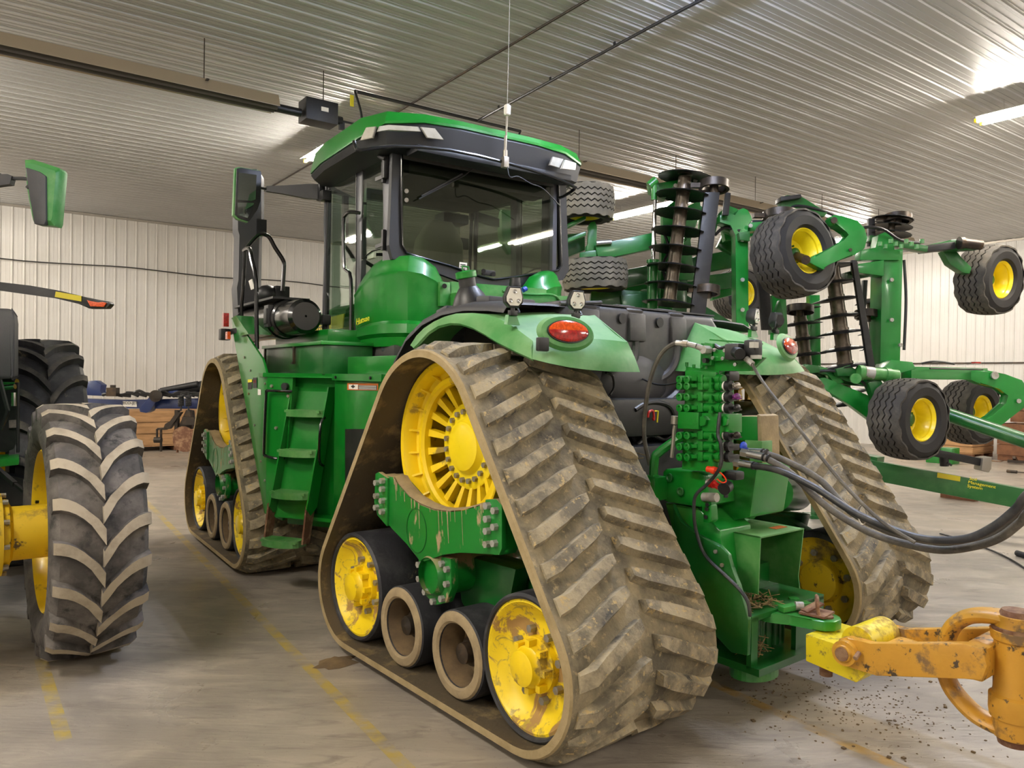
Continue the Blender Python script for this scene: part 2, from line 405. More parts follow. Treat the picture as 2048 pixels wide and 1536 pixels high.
ribbed('wall_right', (XR,YB,0), (0,1,0), (-1,0,0), YF-YB, ZC, 'wall_white_steel')
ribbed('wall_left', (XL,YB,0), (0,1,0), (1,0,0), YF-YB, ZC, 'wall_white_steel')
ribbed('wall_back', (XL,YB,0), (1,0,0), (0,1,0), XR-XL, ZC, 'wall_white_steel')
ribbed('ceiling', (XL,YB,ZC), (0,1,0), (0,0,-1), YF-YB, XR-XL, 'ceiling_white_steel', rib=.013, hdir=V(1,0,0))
g = G(); g.box(((XL+XR)/2,(YB+YF)/2,-.1),(XR-XL+.4,YF-YB+.4,.2)); struct(g.build('floor', 'concrete', smooth=False))
g = G(); g.box(((XL+XR)/2,YF-.03,ZC-.04),(XR-XL,.04,.05)); struct(g.build('trim_1', 'zinc', smooth=False))
g = G(); g.box((XR-.03,(YB+YF)/2,ZC-.04),(.04,YF-YB,.05)); struct(g.build('trim_2', 'zinc', smooth=False))
g = G(); g.box((XR-.035,(YB+YF)/2,2.35),(.03,YF-YB-.2,.035)); struct(g.build('trim_3', 'steel_dark', smooth=False))
# strip lights
m = mk('lamp_tube', '#ffffff', .5, emit='#fff6ea', es=TUBE_STRENGTH)
m = mk('lamp_tube_cool', '#ffffff', .5, emit='#d4e0ff', es=TUBE_STRENGTH)
def fixture(x, y, label, tube='lamp_tube'):
    t = thing('strip_light', (x,y,ZC-.22), label, 'light', 'fluorescent strip lights under the ceiling')
    g = G(); g.box((0,0,.05),(.12,2.44,.05), bev=.006)
    for s in (-1,1): g.hexa([V(s*.06,-1.22,.07), V(s*.17,-1.22,.03), V(s*.06,1.22,.07), V(s*.17,1.22,.03), V(s*.06,-1.22,.074), V(s*.17,-1.22,.034), V(s*.06,1.22,.074), V(s*.17,1.22,.034)])
    g.build('housing', 'white', t)
    g = G()
    for s in (-1,1):
        for yy in (-1.2,1.2): g.box((s*.085,yy,.0),(.05,.03,.05))
    g.build('lamp_holder', 'yellow_clean', t, each=True)
    for s in (-1,1):
        g = G(); g.cyl((s*.085,-1.18,-.005),(s*.085,1.18,-.005), .019, n=6, cap=False); g.build('tube_lamp', tube, t)
    g = G()
    for yy in (-.9,.9):
        g.tube([(0,yy,.07),(0,yy,.22)], .004, n=5)
    g.build('hanger', 'steel', t, each=True); return t
LS = [(11.0,3.5,'fluorescent strip light at the right edge of the photo'),(11.5,11.1,'fluorescent strip light seen past the top of the folded disc gangs'),
      (4.68,3.72,'fluorescent strip light just above the top edge of the photo'),(4.68,11.0,'fluorescent strip light hidden behind the cab roof, one end showing left of it')]
for a in LS: fixture(*a, tube='lamp_tube_cool' if a[1] == 3.72 else 'lamp_tube')
for x, y, lab in [(17.6,3.5,'strip light right of the view, nearest the side wall'),(17.6,11.1,'strip light hanging above the far end of the right-hand tube heater'),(4.68,-4.3,'strip light behind the photographer, in line with the tractor'),
    (11,-4.3,'strip light behind the photographer, one row right of the tractor'),(-1.7,3.3,'strip light left of the photographer, above the wheeled tractor'),(-1.7,-4.3,'strip light behind and left of the photographer'),
    (-1.7,11,'strip light left of the view, above the blue implement row'),(-6.5,3.3,'strip light nearest the hidden left wall'),(-1.7,18.0,'unseen strip light added left of the view to brighten the front wall'),(-6.5,14.5,'unseen strip light added in the far left corner to brighten that end of the hall'),(17.6,-4.3,'strip light behind the photographer in the corner by the side wall')]:  # the two far-left lights by the front wall are unseen, added to brighten it
    fixture(x, y, lab)
# radiant tube heaters
def heater(x0, x1, y, z, label, box):
    t = thing('radiant_heater', (x0,y,z), label, 'heater', 'radiant tube heaters under the ceiling'); L_ = x1-x0
    g = G(); rows = []
    for xx in (0, L_): rows.append([V(xx,-.16,-.07), V(xx,-.10,.07), V(xx,.10,.07), V(xx,.16,-.07)])
    g.grid(rows, thick=(0,0,.004)); g.build('reflector_shroud', 'heater_shroud', t, smooth=False)
    g = G()
    for yy in (-.06,.06): g.cyl((0,yy,-.04),(L_,yy,-.04), .045, n=12)
    g.build('burner_tube', 'heater_tube', t, each=True)
    g = G(); k = x0 + .9
    while k < x1-.2:
        g.tube([(k-x0,0,.07),(k-x0,0,ZC-z)], .006, n=5); g.box((k-x0,0,.05),(.03,.34,.01)); k += 2.1
    g.build('hanger_chain', 'steel_dark', t, each=True)
    if box:
        g = G(); g.cyl((L_,0,-.04),(L_+.3,0,-.04), .05, n=12); g.box((L_+.52,0,0),(.4,.26,.26), bev=.008)
        g.cyl((L_+.72,0,-.03),(L_+.82,0,-.03), .05, n=10); g.cyl((L_+.82,0,-.03),(L_+1.0,0,-.03), .014, n=8)
        g.box((L_+.82,0,-.09),(.06,.05,.09)); b = g.build('burner_box', 'black', t)
        g = G(); g.box((L_+.55,-.132,.02),(.09,.004,.05)); g.build('rating_plate', 'white', b)
        g = G(); g.tube([(L_+.6,.05,.13),(L_+.6,.05,ZC-z)], .006, n=5); g.build('burner_hanger', 'steel_dark', t)
    return t
heater(-5., 3.0, 8.93, 4.95, 'long tube heater with a black burner box at upper left', True)
heater(6.6, 17.2, 8.75, 4.95, 'long tube heater running behind the folded disc gangs', False)
# gas and conduit runs
g = G(); g.tube([(4.12,9.17,5.42),(6.7,9.14,5.42)], .022); g.tube([(4.12,9.17,5.42),(4.05,9.05,5.36),(4.08,8.95,5.1),(4.1,8.93,4.90)], .016, smooth=4)
g.tube([(5.95,9.15,5.42),(5.75,5.2,5.43),(5.6,-3,5.43)], .018); g.tube([(6.7,9.14,5.42),(6.62,9.1,5.3)], .015)
for k in range(5): g.box((5.93-.065*k,8.6-1.2*k,5.45),(.012,.03,.06))
tag(g.build('gas_pipe', 'black'), 'black gas pipe run under the ceiling from the heater burner to above the cab', 'pipe')
g = G(); g.box((4.0,9.04,5.24),(.05,.006,.14)); tag(g.build('pipe_tag', 'decal_yellow'), 'small yellow tag hanging on the black gas pipe beside the burner box', 'tag')
g = G(); g.tube([(5.0,16.2,5.48),(4.98,12.6,5.47),(4.95,9.2,5.47),(4.93,4,5.47),(4.9,-5,5.47)], .014)
tag(g.build('conduit', 'steel_dark'), 'thin grey conduit running along the ceiling over the cab roof', 'conduit')
g = G(); pts = [(XL+.2+ i*1.05, YF-.05, 4.28 + .03*math.sin(i*1.7)) for i in range(29)]; g.tube(pts, .012, n=6, smooth=3)
tag(g.build('wall_cable', 'black'), 'black cable strung across the white wall behind the tractors', 'cable')
# ================================================================ tracked tractor
tractor = thing('tracked_tractor', (3.7,5.83,0), 'green articulated tractor on four rubber tracks with a glass cab and yellow wheels', 'tractor')
TU = 1.73      # centre line of both halves
# ---- belt path: outer face in the (v, w) plane, running up the rear ramp and over the top
CA, RA, CB, RB = (.86,.44), .39, (0.,1.40), .55
def _path():
    segs = []
    dv, dw = -CA[0]-CB[0], CA[1]-CB[1]; D = math.hypot(dv, dw)
    th = math.atan2(-dw, -dv)                       # from rear idler up to the drive wheel
    off = math.asin((RB-RA)/D); t = th + off         # direction of the ramp
    nx, ny = -math.sin(t), math.cos(t)               # outward normal of the rear ramp
    an = math.atan2(ny, nx)                          # angle of that normal
    return t, an
_T, _AN = _path()
def belt_pts(r):
    "closed loop with belt surface moved out by r; returns [(v, w, nv, nw)] at even spacing"
    P = []
    def arc(c, R, a0, a1, k):
        for i in range(k): a = a0 + (a1-a0)*i/k; P.append((c[0]+(R+r)*math.cos(a), c[1]+(R+r)*math.sin(a), math.cos(a), math.sin(a)))
    arc((-CA[0],CA[1]), RA, -PI/2, _AN-2*PI, 12)
    a = P[-1]; P.append((-CA[0]+(RA+r)*math.cos(_AN), CA[1]+(RA+r)*math.sin(_AN), math.cos(_AN), math.sin(_AN)))
    for i in range(1,9):
        q = i/8; p0 = (-CA[0]+(RA+r)*math.cos(_AN), CA[1]+(RA+r)*math.sin(_AN)); p1 = ((RB+r)*math.cos(_AN), CB[1]+(RB+r)*math.sin(_AN))
        if i < 8: P.append((p0[0]+(p1[0]-p0[0])*q, p0[1]+(p1[1]-p0[1])*q, math.cos(_AN), math.sin(_AN)))
    arc(CB, RB, _AN, PI-_AN, 16)
    b = PI-_AN
    for i in range(0,9):
        q = i/8; p0 = ((RB+r)*math.cos(b), CB[1]+(RB+r)*math.sin(b)); p1 = (CA[0]+(RA+r)*math.cos(b), CA[1]+(RA+r)*math.sin(b))
        P.append((p0[0]+(p1[0]-p0[0])*q, p0[1]+(p1[1]-p0[1])*q, math.cos(b), math.sin(b)))
    arc(CA, RA, b, -PI/2, 12)
    for i in range(8): P.append((CA[0]-2*CA[0]*i/8, CA[1]-RA-r, 0, -1))
    return P
_B = belt_pts(0.); _S = [0.]
for i in range(len(_B)):
    a, b = _B[i], _B[(i+1) % len(_B)]; _S.append(_S[-1] + math.hypot(b[0]-a[0], b[1]-a[1]))
BL = _S[-1]
def bp(s, h=0.):
    s %= BL
    for i in range(len(_B)):
        if _S[i+1] >= s: break
    a, b = _B[i], _B[(i+1) % len(_B)]; q = (s-_S[i])/max(_S[i+1]-_S[i],1e-9)
    if q < 0 or q > 1: q = min(max(q,0),1)
    nx, ny = a[2]+(b[2]-a[2])*q, a[3]+(b[3]-a[3])*q; l = math.hypot(nx, ny)
    return a[0]+(b[0]-a[0])*q + nx/l*h, a[1]+(b[1]-a[1])*q + ny/l*h
BW = 1.02
_belt = {}
def belt(F, u0, side):
    "side = +1: outer edge at u0 and belt runs to u0+BW ; chevrons point up the rear ramp"
    key = side
    if key not in _belt:
        g = G(); th = .045; n = 170; rows = []
        prof = [(0,-th),(0.,-.008),(.012,.0),(.05,.002),(BW/2,.004),(BW-.05,.002),(BW-.012,0),(BW,-.008),(BW,-th),(BW/2,-th)]
        for i in range(n+1):
            s = BL*i/n; rows.append([V(u, *bp(s, h)) for u, h in prof])
        A = [[g.bm.verts.new(p) for p in r] for r in rows[:-1]]
        for i in range(n):
            for k in range(len(prof)):
                k2 = (k+1) % len(prof)
                mi = 2 if k in (0, 7, 1, 6) else (3 if k in (8, 9) else 0)
                g.face([A[i][k], A[i][k2], A[(i+1)%n][k2], A[(i+1)%n][k]], mi)
        N = round(BL/.163); pit = BL/N
        for i in range(N):
            for half in (0,1):
                s0 = i*pit + (pit*.5 if half else 0); sec = []
                for k in range(7):
                    q = k/6
                    if half == 0: u = .045 + q*(.465-.045)
                    else: u = BW-.02 - q*(.50-.045)
                    ds = .17*q
                    wb, wt, h = .046, .031, .050
                    if q < .05: h = .016; wt = .034
                    if q > .95: wt = .022; wb = .036
                    if q < .2: ds = .17*.2*.8 + (q-.2)*.17*.5
                    j = random.uniform(-.002,.002)
                    sec.append([V(u,*bp(s0+ds-wb, .0)), V(u,*bp(s0+ds-wt+j, h)), V(u,*bp(s0+ds+wt+j, h)), V(u,*bp(s0+ds+wb, .0))])
                g.mi = 1
                vs = [[g.bm.verts.new(p) for p in r] for r in sec]
                for a, b in zip(vs, vs[1:]):
                    for k in range(3): g.face([a[k], a[k+1], b[k+1], b[k]])
                g.face(vs[0]); g.face(vs[-1][::-1])
        # drive blocks along the inside
        g.mi = 3
        for i in range(N):
            p = []
            for hh in (-th, -th-.05):
                for s in (i*pit-.03, i*pit+.03):
                    for u in (.46,.55): p.append(V(u, *bp(s, hh)))
            g.hexa(p)
        o = g.build('track_belt', ['rubber_mud','rubber_lug','rubber_edge','rubber_inner'], tractor, F, angle=30)
        _belt[key] = o
    else:
        o = _belt[key].copy(); COL.objects.link(o); o.parent = tractor
    M = F @ Matrix.Translation(V(u0,0,0)); o.matrix_parent_inverse = Matrix.Identity(4); o.matrix_local = WORLD['tracked_tractor'].inverted() @ M
    WORLD[o.name] = M; return o
def wheel_set(F, u0, m):
    "wheels of one track unit; m = +1 outer face towards -u, -1 mirrored"
    def X(u): return u0 + (u if m > 0 else BW-u)
    ax = (m,0,0); out = (-m,0,0)
    # drive wheel
    g = G(); c = (X(0), 0, 1.40)
    g.lathe([(.19,.498),(.185,.49),(.19,.468),(.225,.452),(.27,.445),(.28,.42),(.262,.405),(.258,.375),(.275,.362),(.32,.365),(.32,.44),(.42,.46),(.52,.46),(.62,.45),(.72,.49),(.74,.498),(.19,.498)], (X(0),0,1.40), ax, 64)
    for i in range(20):
        t = 2*PI*(i+.5)/20; cs, sn = math.cos(t), math.sin(t)
        e = V(0,cs,sn); p = V(0,-sn,cs)
        g.prism([V(X(.30),0,1.4)+e*.37+p*.022, V(X(.34),0,1.4)+e*.24+p*.014, V(X(.34),0,1.4)+e*.24-p*.014, V(X(.30),0,1.4)+e*.37-p*.022], (m*.05,0,0))
        g.prism([V(X(.205),0,1.4)+e*.465+p*.006, V(X(.205),0,1.4)+e*.465-p*.006, V(X(.275),0,1.4)+e*.41-p*.006, V(X(.275),0,1.4)+e*.41+p*.006], (m*.02,0,0))
    dw = g.build('drive_wheel', 'yellow_inner' if m < 0 else 'yellow', tractor, F)
    g = G(); g.lathe([(.42,.25),(.345,.25),(.338,.238),(.335,.165),(.325,.155),(.30,.14),(.285,.10),(.28,.001)], (X(0),0,1.40), ax, 48)
    h = g.build('wheel_hub', 'yellow_clean', dw, F)
    g = G(); g.bolts((X(.336),0,1.40), out, .20, 20, .017, .02); g.build('hub_bolt', 'bolt', h.parent, F, each=True)
    g = G(); g.lathe([(.42,.24),(.9,.24),(.9,.02)], (X(0),0,1.40), ax, 32); g.build('final_drive', 'green_dark', tractor, F)
    # idlers
    for sv in (1,-1):
        c = (X(0), sv*.86, .44)
        g = G(); g.lathe([(.075,.318),(.07,.33),(.085,.343),(.12,.345),(.40,.345),(.415,.335),(.41,.30),(.12,.30),(.085,.315)], c, ax, 56, closed=True)
        g.lathe([(.53,.30),(.52,.335),(.535,.345),(.83,.345),(.86,.335),(.86,.30)], c, ax, 56, closed=True)
        t = g.build('idler_tire', 'rubber', tractor, F, each=True)
        g = G(); g.lathe([(.09,.318),(.085,.30),(.10,.285),(.14,.265),(.165,.22),(.17,.17),(.165,.14),(.165,.001)], c, ax, 56)
        g.lathe([(.86,.315),(.85,.30),(.81,.26),(.79,.23),(.785,.15),(.80,.14),(.85,.13),(.86,.10),(.865,.001)], c, ax, 40)
        w_ = g.build('idler_wheel', 'yellow_muddy' if m > 0 else 'yellow_inner', tractor, F, each=True)[0]
        g = G(); g.lathe([(.18,.135),(.13,.132),(.125,.10),(.085,.098),(.075,.088),(.045,.082),(.04,.07),(.035,.001)], c, ax, 32)
        for k in range(8):
            a = 2*PI*k/8; g.box((X(.105), c[1]+.112*math.cos(a), c[2]+.112*math.sin(a)), (.05,.03,.03))
        g.build('idler_hub', 'yellow' if m > 0 else 'yellow_inner', w_, F)
        if m > 0:
            g = G(); g.bolts((X(.166),c[1],c[2]), out, .165, 8, .02, .035, .3); g.build('wheel_bolt', 'bolt', w_, F, each=True)
            g = G(); g.bolts((X(.125),c[1],c[2]), out, .112, 8, .008, .02); g.build('hub_cap_bolt', 'bolt', w_, F, each=True)
        else:
            g = G(); g.bolts((X(.78),c[1],c[2]), (m,0,0), .19, 8, .024, .03, .3); g.build('wheel_bolt', 'bolt', w_, F, each=True)
    for sv in (.285,-.285):
        c = (X(0), sv, .33)
        g = G(); g.lathe([(.085,.165),(.075,.18),(.075,.215),(.09,.235),(.40,.235),(.41,.22),(.41,.165)], c, ax, 48, closed=True)
        g.lathe([(.53,.165),(.53,.235),(.85,.235),(.86,.165)], c, ax, 40, closed=True)
        t = g.build('roller_tire', ['rubber'], tractor, F, each=True)
        g = G(); g.lathe([(.076,.17),(.10,.162),(.24,.155),(.25,.001)], c, ax, 40); r_w = g.build('road_roller', 'rim_brown', tractor, F)
        g = G(); g.lathe([(.082,.228),(.070,.218),(.066,.20),(.068,.178),(.080,.166)], c, ax, 40); g.build('roller_rim', 'rim_dust', r_w, F)
        g = G(); g.lathe([(.25,.085),(.17,.078),(.16,.06),(.115,.055),(.11,.03),(.10,.001)], c, ax, 14); g.build('roller_hub', 'steel_dark', r_w, F)
    return dw
# saddle casting and walking beam of one unit (outline traced on the outer face of the rear-left unit)
SAD = [(-.66,1.16),(-.66,.80),(-.63,.78),(-.12,.76),(-.02,.74),(.05,.70),(.12,.71),(.40,.93),(.47,.98),(.50,1.12),(.50,1.27),(.44,1.28),(.39,1.20)]
def saddle(F, u0, m, flip=1):
    def X(u): return u0 + (u if m > 0 else BW-u)
    def Q(u, v, w): return V(X(u), v, w)
    body = [(-.67,1.19),(-.68,.96),(-.66,.93),(-.32,.88),(-.16,.84),(-.06,.80),(.03,.765),(.09,.765),(.22,.84),(.38,.89),(.53,.95),(.57,1.02),(.56,1.18),(.53,1.20),(.38,1.20),(.33,1.16),(.20,1.10),(.07,1.075),(-.06,1.065),(-.20,1.075),(-.33,1.10),(-.46,1.14),(-.57,1.18)]
    g = G(); g.prism([Q(.07, *p) for p in body], (m*.10,0,0), bev=.007)
    # end flanges
    for sv in (1,-1):
        g.prism([Q(.055, v_, w_) for v_, w_ in (((.42,.90),(.54,.95),(.58,1.02),(.57,1.20),(.53,1.215),(.42,1.19)) if sv > 0 else ((-.54,.92),(-.67,.935),(-.69,.97),(-.685,1.18),(-.64,1.205),(-.55,1.19)))], (m*.03,0,0), bev=.006)
        g.prism([Q(.15, sv*.55,.93), Q(.15, sv*.64,.95), Q(.15, sv*.64,1.18), Q(.15, sv*.55,1.18)], (m*.70,0,0), bev=.006)
    s = g.build('track_frame_saddle', 'green_muddy', tractor, F)
    g = G(); A_ = [(.37,1.20),(.33,1.165),(.20,1.105),(.07,1.08),(-.06,1.07),(-.20,1.08),(-.33,1.105),(-.46,1.145),(-.56,1.182)]
    g.grid([[Q(.078, v_, w_+.004) for v_, w_ in A_], [Q(.12, v_, w_+.014) for v_, w_ in A_], [Q(.165, v_, w_+.004) for v_, w_ in A_]], thick=(0,0,-.004)); rr = random.Random(5)
    for k in range(34):
        q = rr.random()*7.99; i_ = int(q); a_, b_ = A_[i_], A_[i_+1]; v_ = a_[0]+(b_[0]-a_[0])*(q-i_); w_ = a_[1]+(b_[1]-a_[1])*(q-i_); L__ = rr.uniform(.01,.06) if k % 5 else rr.uniform(.08,.2); ww = rr.uniform(.002,.006)
        g.prism([Q(.0685, v_-ww, w_), Q(.0685, v_+ww, w_), Q(.0685, v_+ww*.4-.10*L__, w_-L__), Q(.0685, v_-ww*.4-.10*L__, w_-L__)], (m*.003,0,0))
    g.build('dried_mud', 'rim_dust', s, F)['kind'] = 'stuff'
    g = G()
    for sv in (1,-1):
        for dv, w_ in (((.46,1.17),(.46,1.12),(.46,1.05),(.46,.985),(.53,1.15),(.53,1.07),(.53,1.0)) if sv > 0 else ((.585,1.165),(.585,1.10),(.585,1.04),(.585,.975),(.645,1.15),(.645,1.07),(.645,.99))):
            g.bolt(Q(.055, sv*dv, w_), (-m,0,0), .019, .026)
    g.build('saddle_bolt', 'steel', s, F, each=True)
    g = G(); a = [];
    for k in range(10):
        pass
    g.tube([Q(.069, .11+.105*math.cos(2*PI*k/32), .925+.125*math.sin(2*PI*k/32)) for k in range(32)], .003, n=4, closed=True)
    g.build('cover_seam', 'green_dark', s, F)
    # pivot flange
    g = G(); fl = [(-.19,.82),(-.20,.66),(-.15,.57),(-.04,.53),(.05,.56),(.13,.64),(.14,.80)]
    g.prism([Q(.10,*p) for p in fl], (m*.05,0,0), bev=.01)
    g.lathe([(.06,.10),(.085,.115),(.12,.12)], (X(0),-.03,.70), (m,0,0), 24)
    g.cyl(Q(.14,-.03,.70), Q(.80,-.03,.70), .12, n=28)
    p = g.build('pivot_flange', 'green_muddy', tractor, F)
    g = G()
    for v_, w_ in ((-.17,.68),(-.125,.59),(-.04,.555),(.04,.59),(.105,.65),(.11,.73),(-.17,.76),(-.12,.78)): g.bolt(Q(.10,v_,w_), (-m,0,0), .019, .024)
    g.build('flange_bolt', 'steel', p, F, each=True)
    # walking beam
    g = G(); bm_ = [(-.80,.50),(-.74,.40),(-.60,.42),(-.40,.60),(-.30,.62),(.30,.62),(.40,.60),(.60,.42),(.74,.40),(.80,.50),(.60,.70),(.40,.78),(-.40,.78),(-.60,.70)]
    g.prism([Q(.42,*p) for p in bm_], (m*.10,0,0), bev=.02)
    g.prism([Q(.30,-.42,.50), Q(.30,-.12,.44), Q(.30,.0,.50), Q(.30,.06,.78), Q(.30,-.50,.80)], (m*.12,0,0), bev=.03)
    for sv in (1,-1): g.cyl(Q(.20,sv*.86,.44), Q(.76,sv*.86,.44), .08, n=20); g.cyl(Q(.25,sv*.285,.33), Q(.75,sv*.285,.33), .05, n=16)
    g.box(Q(.47,0,.40), (.09,.75,.16), bev=.02)
    g.build('walking_beam', 'green_dark', tractor, F)
for F in (RF, FF):
    belt(F, 0., 1); wheel_set(F, 0., 1); saddle(F, 0., 1)
    belt(F, 2.49, 1); wheel_set(F, 2.49, -1); saddle(F, 2.49, -1)
# ---------------------------------------------------------------- front half body
def atp(F, P0, n, x, y):
    M = F.inverted(); c = M @ CAMLOC; d = M.to_3x3() @ to_world(Vector((x-CX, y-CY, FPX)))
    return c + d*((V(P0)-c).dot(V(n))/d.dot(V(n)))
def U(x, y, u): return at(FF, 'u', u, x, y)
def Vv(x, y, v): return at(FF, 'v', v, x, y)
def mir(p): return V(2*TU-p[0], p[1], p[2])
def both(fn):
    fn(lambda p: V(p)); fn(mir)
def part(g, name, mat, F=FF, parent=None, **k): return g.build(name, mat, parent or tractor, F, **k)
def sub(g, name, mat, p, **k): return g.build(name, mat, p, WORLD[p.name], **k)
# side body between the tracks
A0, B0 = V(.12,-1.45,0), V(.52,-2.02,0)
E0 = (B0-A0); LEN = E0.length; E0.normalize(); N0 = V(E0.y, -E0.x, 0)
if N0.x > 0: N0 = -N0
def fc(t, o, w_): return A0 + E0*t + N0*o + V(0,0,w_)
def body(mi):
    g = G()
    # forward wing following the belt ramp
    g.prism([mi(p) for p in (V(.12,-.24,2.34), V(.12,-.37,2.12), V(.12,-.80,1.50), V(.12,-1.40,.62), V(.12,-1.45,.62), V(.12,-1.45,1.78), V(.12,-1.30,1.93), V(.12,-.42,2.32))], (V(.02,0,0) if mi(V(0,0,0)).x == 0 else V(-.02,0,0)), bev=.004)
    # facet with the ladder recess
    I = lambda t,o,w_: mi(fc(t,o,w_))
    g.hexa([I(0,0,.62),I(.17,0,.58),I(0,-.04,.62),I(.17,-.04,.58),I(0,0,1.78),I(.26,0,1.78),I(0,-.04,1.78),I(.26,-.04,1.78)])
    g.hexa([I(.10,-.16,.52),I(.72,-.16,.52),I(.10,-.20,.52),I(.72,-.20,.52),I(.10,-.10,1.78),I(.72,-.10,1.78),I(.10,-.14,1.78),I(.72,-.14,1.78)])
    # rear post box
    q = [(.50,-2.00),(.50,-2.95),(.9,-2.95),(.9,-2.00)]
    g.prism([mi(V(a,b,.55)) for a,b in q], (0,0,1.25), bev=.006)
    g.prism([mi(V(a,b,0)+V(0,0,.60)) for a,b in ((.14,-1.47),(.5,-2.0),(.95,-2.0),(.95,-.9),(.75,-.9))], (0,0,.03))
    return g
g = body(lambda p: V(p)); sidebody = part(g, 'side_panel', 'green')
g = body(mir); part(g, 'side_panel', 'green')
g = G()
for t, w_ in ((.10,.86),(.10,1.35),(.22,.86),(.22,1.62),(.05,1.7)): g.bolt(fc(t,.0,w_), N0, .014, .014)
for v_, w_ in ((-1.40,1.72),(-1.40,1.5),(-1.40,1.3),(-1.41,1.1),(-1.42,.9),(-.95,1.83),(-.75,1.95),(-.9,1.62),(-1.1,1.35),(-1.3,1.05)): g.bolt((.12,v_,w_), (-1,0,0), .011, .010)
sub(g, 'panel_screw', 'bolt', sidebody, each=True)
def decal(quad, mat, name, F=FF, par=None, off=(0,0,0)):
    g = G(); g.prism([V(p)+V(off) for p in quad], V(-.002,0,0)); return sub(g, name, mat, par or sidebody, smooth=False)
d = decal([U(x,y,.118) for x,y in ((496,760),(504,760),(504,778),(496,779))], 'decal_black', 'warning_decal')
d = decal([U(x,y,.116) for x,y in ((496,759),(504,759),(504,764),(496,765))], 'decal_yellow', 'warning_decal')
d = decal([U(x,y,.116) for x,y in ((516,778),(522,779),(522,790),(516,790))], 'white', 'paper_tag')
d = decal([U(x,y,.116) for x,y in ((506,755),(514,755),(514,776),(506,776))], 'decal_black', 'latch_slot')
d = decal([U(x,y,.116) for x,y in ((507,760),(512,760),(512,766),(507,766))], 'red_cap', 'latch_slot')
def PQ(x, y, o=0.): return atp(FF, (.50-o,0,0), (1,0,0), x, y)
decal([PQ(x,y,.003) for x,y in ((695,766),(757,767),(756,781),(695,780))], 'decal_orange', 'warning_decal')
decal([PQ(x,y,.006) for x,y in ((698,769),(716,769),(716,779),(698,778))], 'white', 'warning_decal')
decal([PQ(x,y,.006) for x,y in ((717,770),(754,771),(754,780),(717,779))], 'decal_black', 'warning_decal')
for k in range(4): decal([PQ(x,y,.009) for x,y in ((718,771.2+k*2.2),(753,772+k*2.2),(753,772.8+k*2.2),(718,772+k*2.2))], 'white', 'warning_decal')
g = G(); a = PQ(706,773,.008); g.sphere(a, .016, 8, (.1,1,1)); g.box(a, (.003,.07,.012)); sub(g, 'warning_decal', 'decal_black', sidebody)
g = G(); g.prism([PQ(x,y,.004) for x,y in ((693,858),(742,858),(742,1000),(693,1000))], (-.012,0,0)); sub(g, 'vent_grille', 'black', sidebody)
# platform slab
def plat(mi):
    g = G(); P = [(.09,-1.42),(.49,-2.03),(.47,-2.03),(.47,-2.98),(.95,-2.98),(.95,-.5),(.2,-.5),(.12,-1.2)]
    g.prism([mi(V(a,b,1.775)) for a,b in P], (0,0,.035), bev=.004)
    g.prism([mi(V(a,b,1.758)) for a,b in ((.465,-2.03),(.465,-2.98),(.48,-2.98),(.48,-2.03))], (0,0,.052)); return g
pl = part(plat(lambda p: V(p)), 'step_platform', 'green'); part(plat(mir), 'step_platform', 'green')
g = G()
for v_ in (-2.12,-2.8): g.bolt((.465,v_,1.782), (-1,0,0), .012, .012)
g.cyl(fc(.20,.01,1.70), fc(.20,.04,1.70), .03, n=14)
sub(g, 'platform_bolt', 'black', pl, each=True)
# ladder
def rail(t, o, w_): return fc(t,o,w_)
g = G(); LT = lambda w_: .235 - (1.72-w_)*.085; LO = lambda w_: -.02 + (1.72-w_)*.165
TW = .36
for tt in (0, TW):
    g.prism([fc(LT(1.70)+tt, LO(1.70)-.10, 1.70), fc(LT(1.70)+tt, LO(1.70)+.01, 1.70), fc(LT(.72)+tt, LO(.72)+.01, .72), fc(LT(.66)+tt, LO(.66)-.06, .66), fc(LT(.72)+tt, LO(.72)-.13, .72)], E0*.012)
ladder = part(g, 'ladder_frame', 'green', smooth=False)
g = G(); g.hexa([fc(LT(w_)+tt, LO(w_)-.09, w_) + N0*dd for dd in (0,-.006) for w_ in (.62,1.66) for tt in (0,TW)]); sub(g, 'ladder_back', 'green', ladder)
for k, w_ in enumerate((1.51,1.185,.85,.47)):
    g = G(); t0 = LT(w_); o = LO(w_); n = 12; wd = TW
    P = [fc(t0, o-.09, w_)] + [fc(t0 + wd*i/n, o + .015 + .075*math.sin(PI*i/n)**.6, w_) for i in range(n+1)] + [fc(t0+wd, o-.09, w_)]
    if k == 3: P = [p - E0*.01 for p in P]
    Q = [fc(t0+.012, o-.08, w_)] + [fc(t0+.012 + (wd-.024)*i/n, o + .003 + .075*math.sin(PI*i/n)**.6, w_) for i in range(n+1)] + [fc(t0+wd-.012, o-.08, w_)]
    m_ = len(P)
    for i in range(m_): # rim band
        j = (i+1) % m_; vs = [g.bm.verts.new(q) for q in (P[i], P[j], P[j]-V(0,0,.055), P[i]-V(0,0,.055))]; g.face(vs)
        vs = [g.bm.verts.new(q) for q in (Q[i], Q[j], Q[j]-V(0,0,.055), Q[i]-V(0,0,.055))]; g.face(vs)
        vs = [g.bm.verts.new(q) for q in (P[i], P[j], Q[j], Q[i])]; g.face(vs)
        vs = [g.bm.verts.new(q-V(0,0,.055)) for q in (P[i], P[j], Q[j], Q[i])]; g.face(vs)
    for i in range(6): # grip bars and the vertical web
        q = -.06 + .022*i; g.bar(fc(t0+.01,o+q,w_-.012), fc(t0+wd-.01,o+q,w_-.012), .007, .02)
    for tt in (.12,.24): g.bar(fc(t0+tt,o-.08,w_-.014), fc(t0+tt,o+.06,w_-.014), .006, .02)
    sub(g, 'ladder_step', 'green_dusty', ladder)
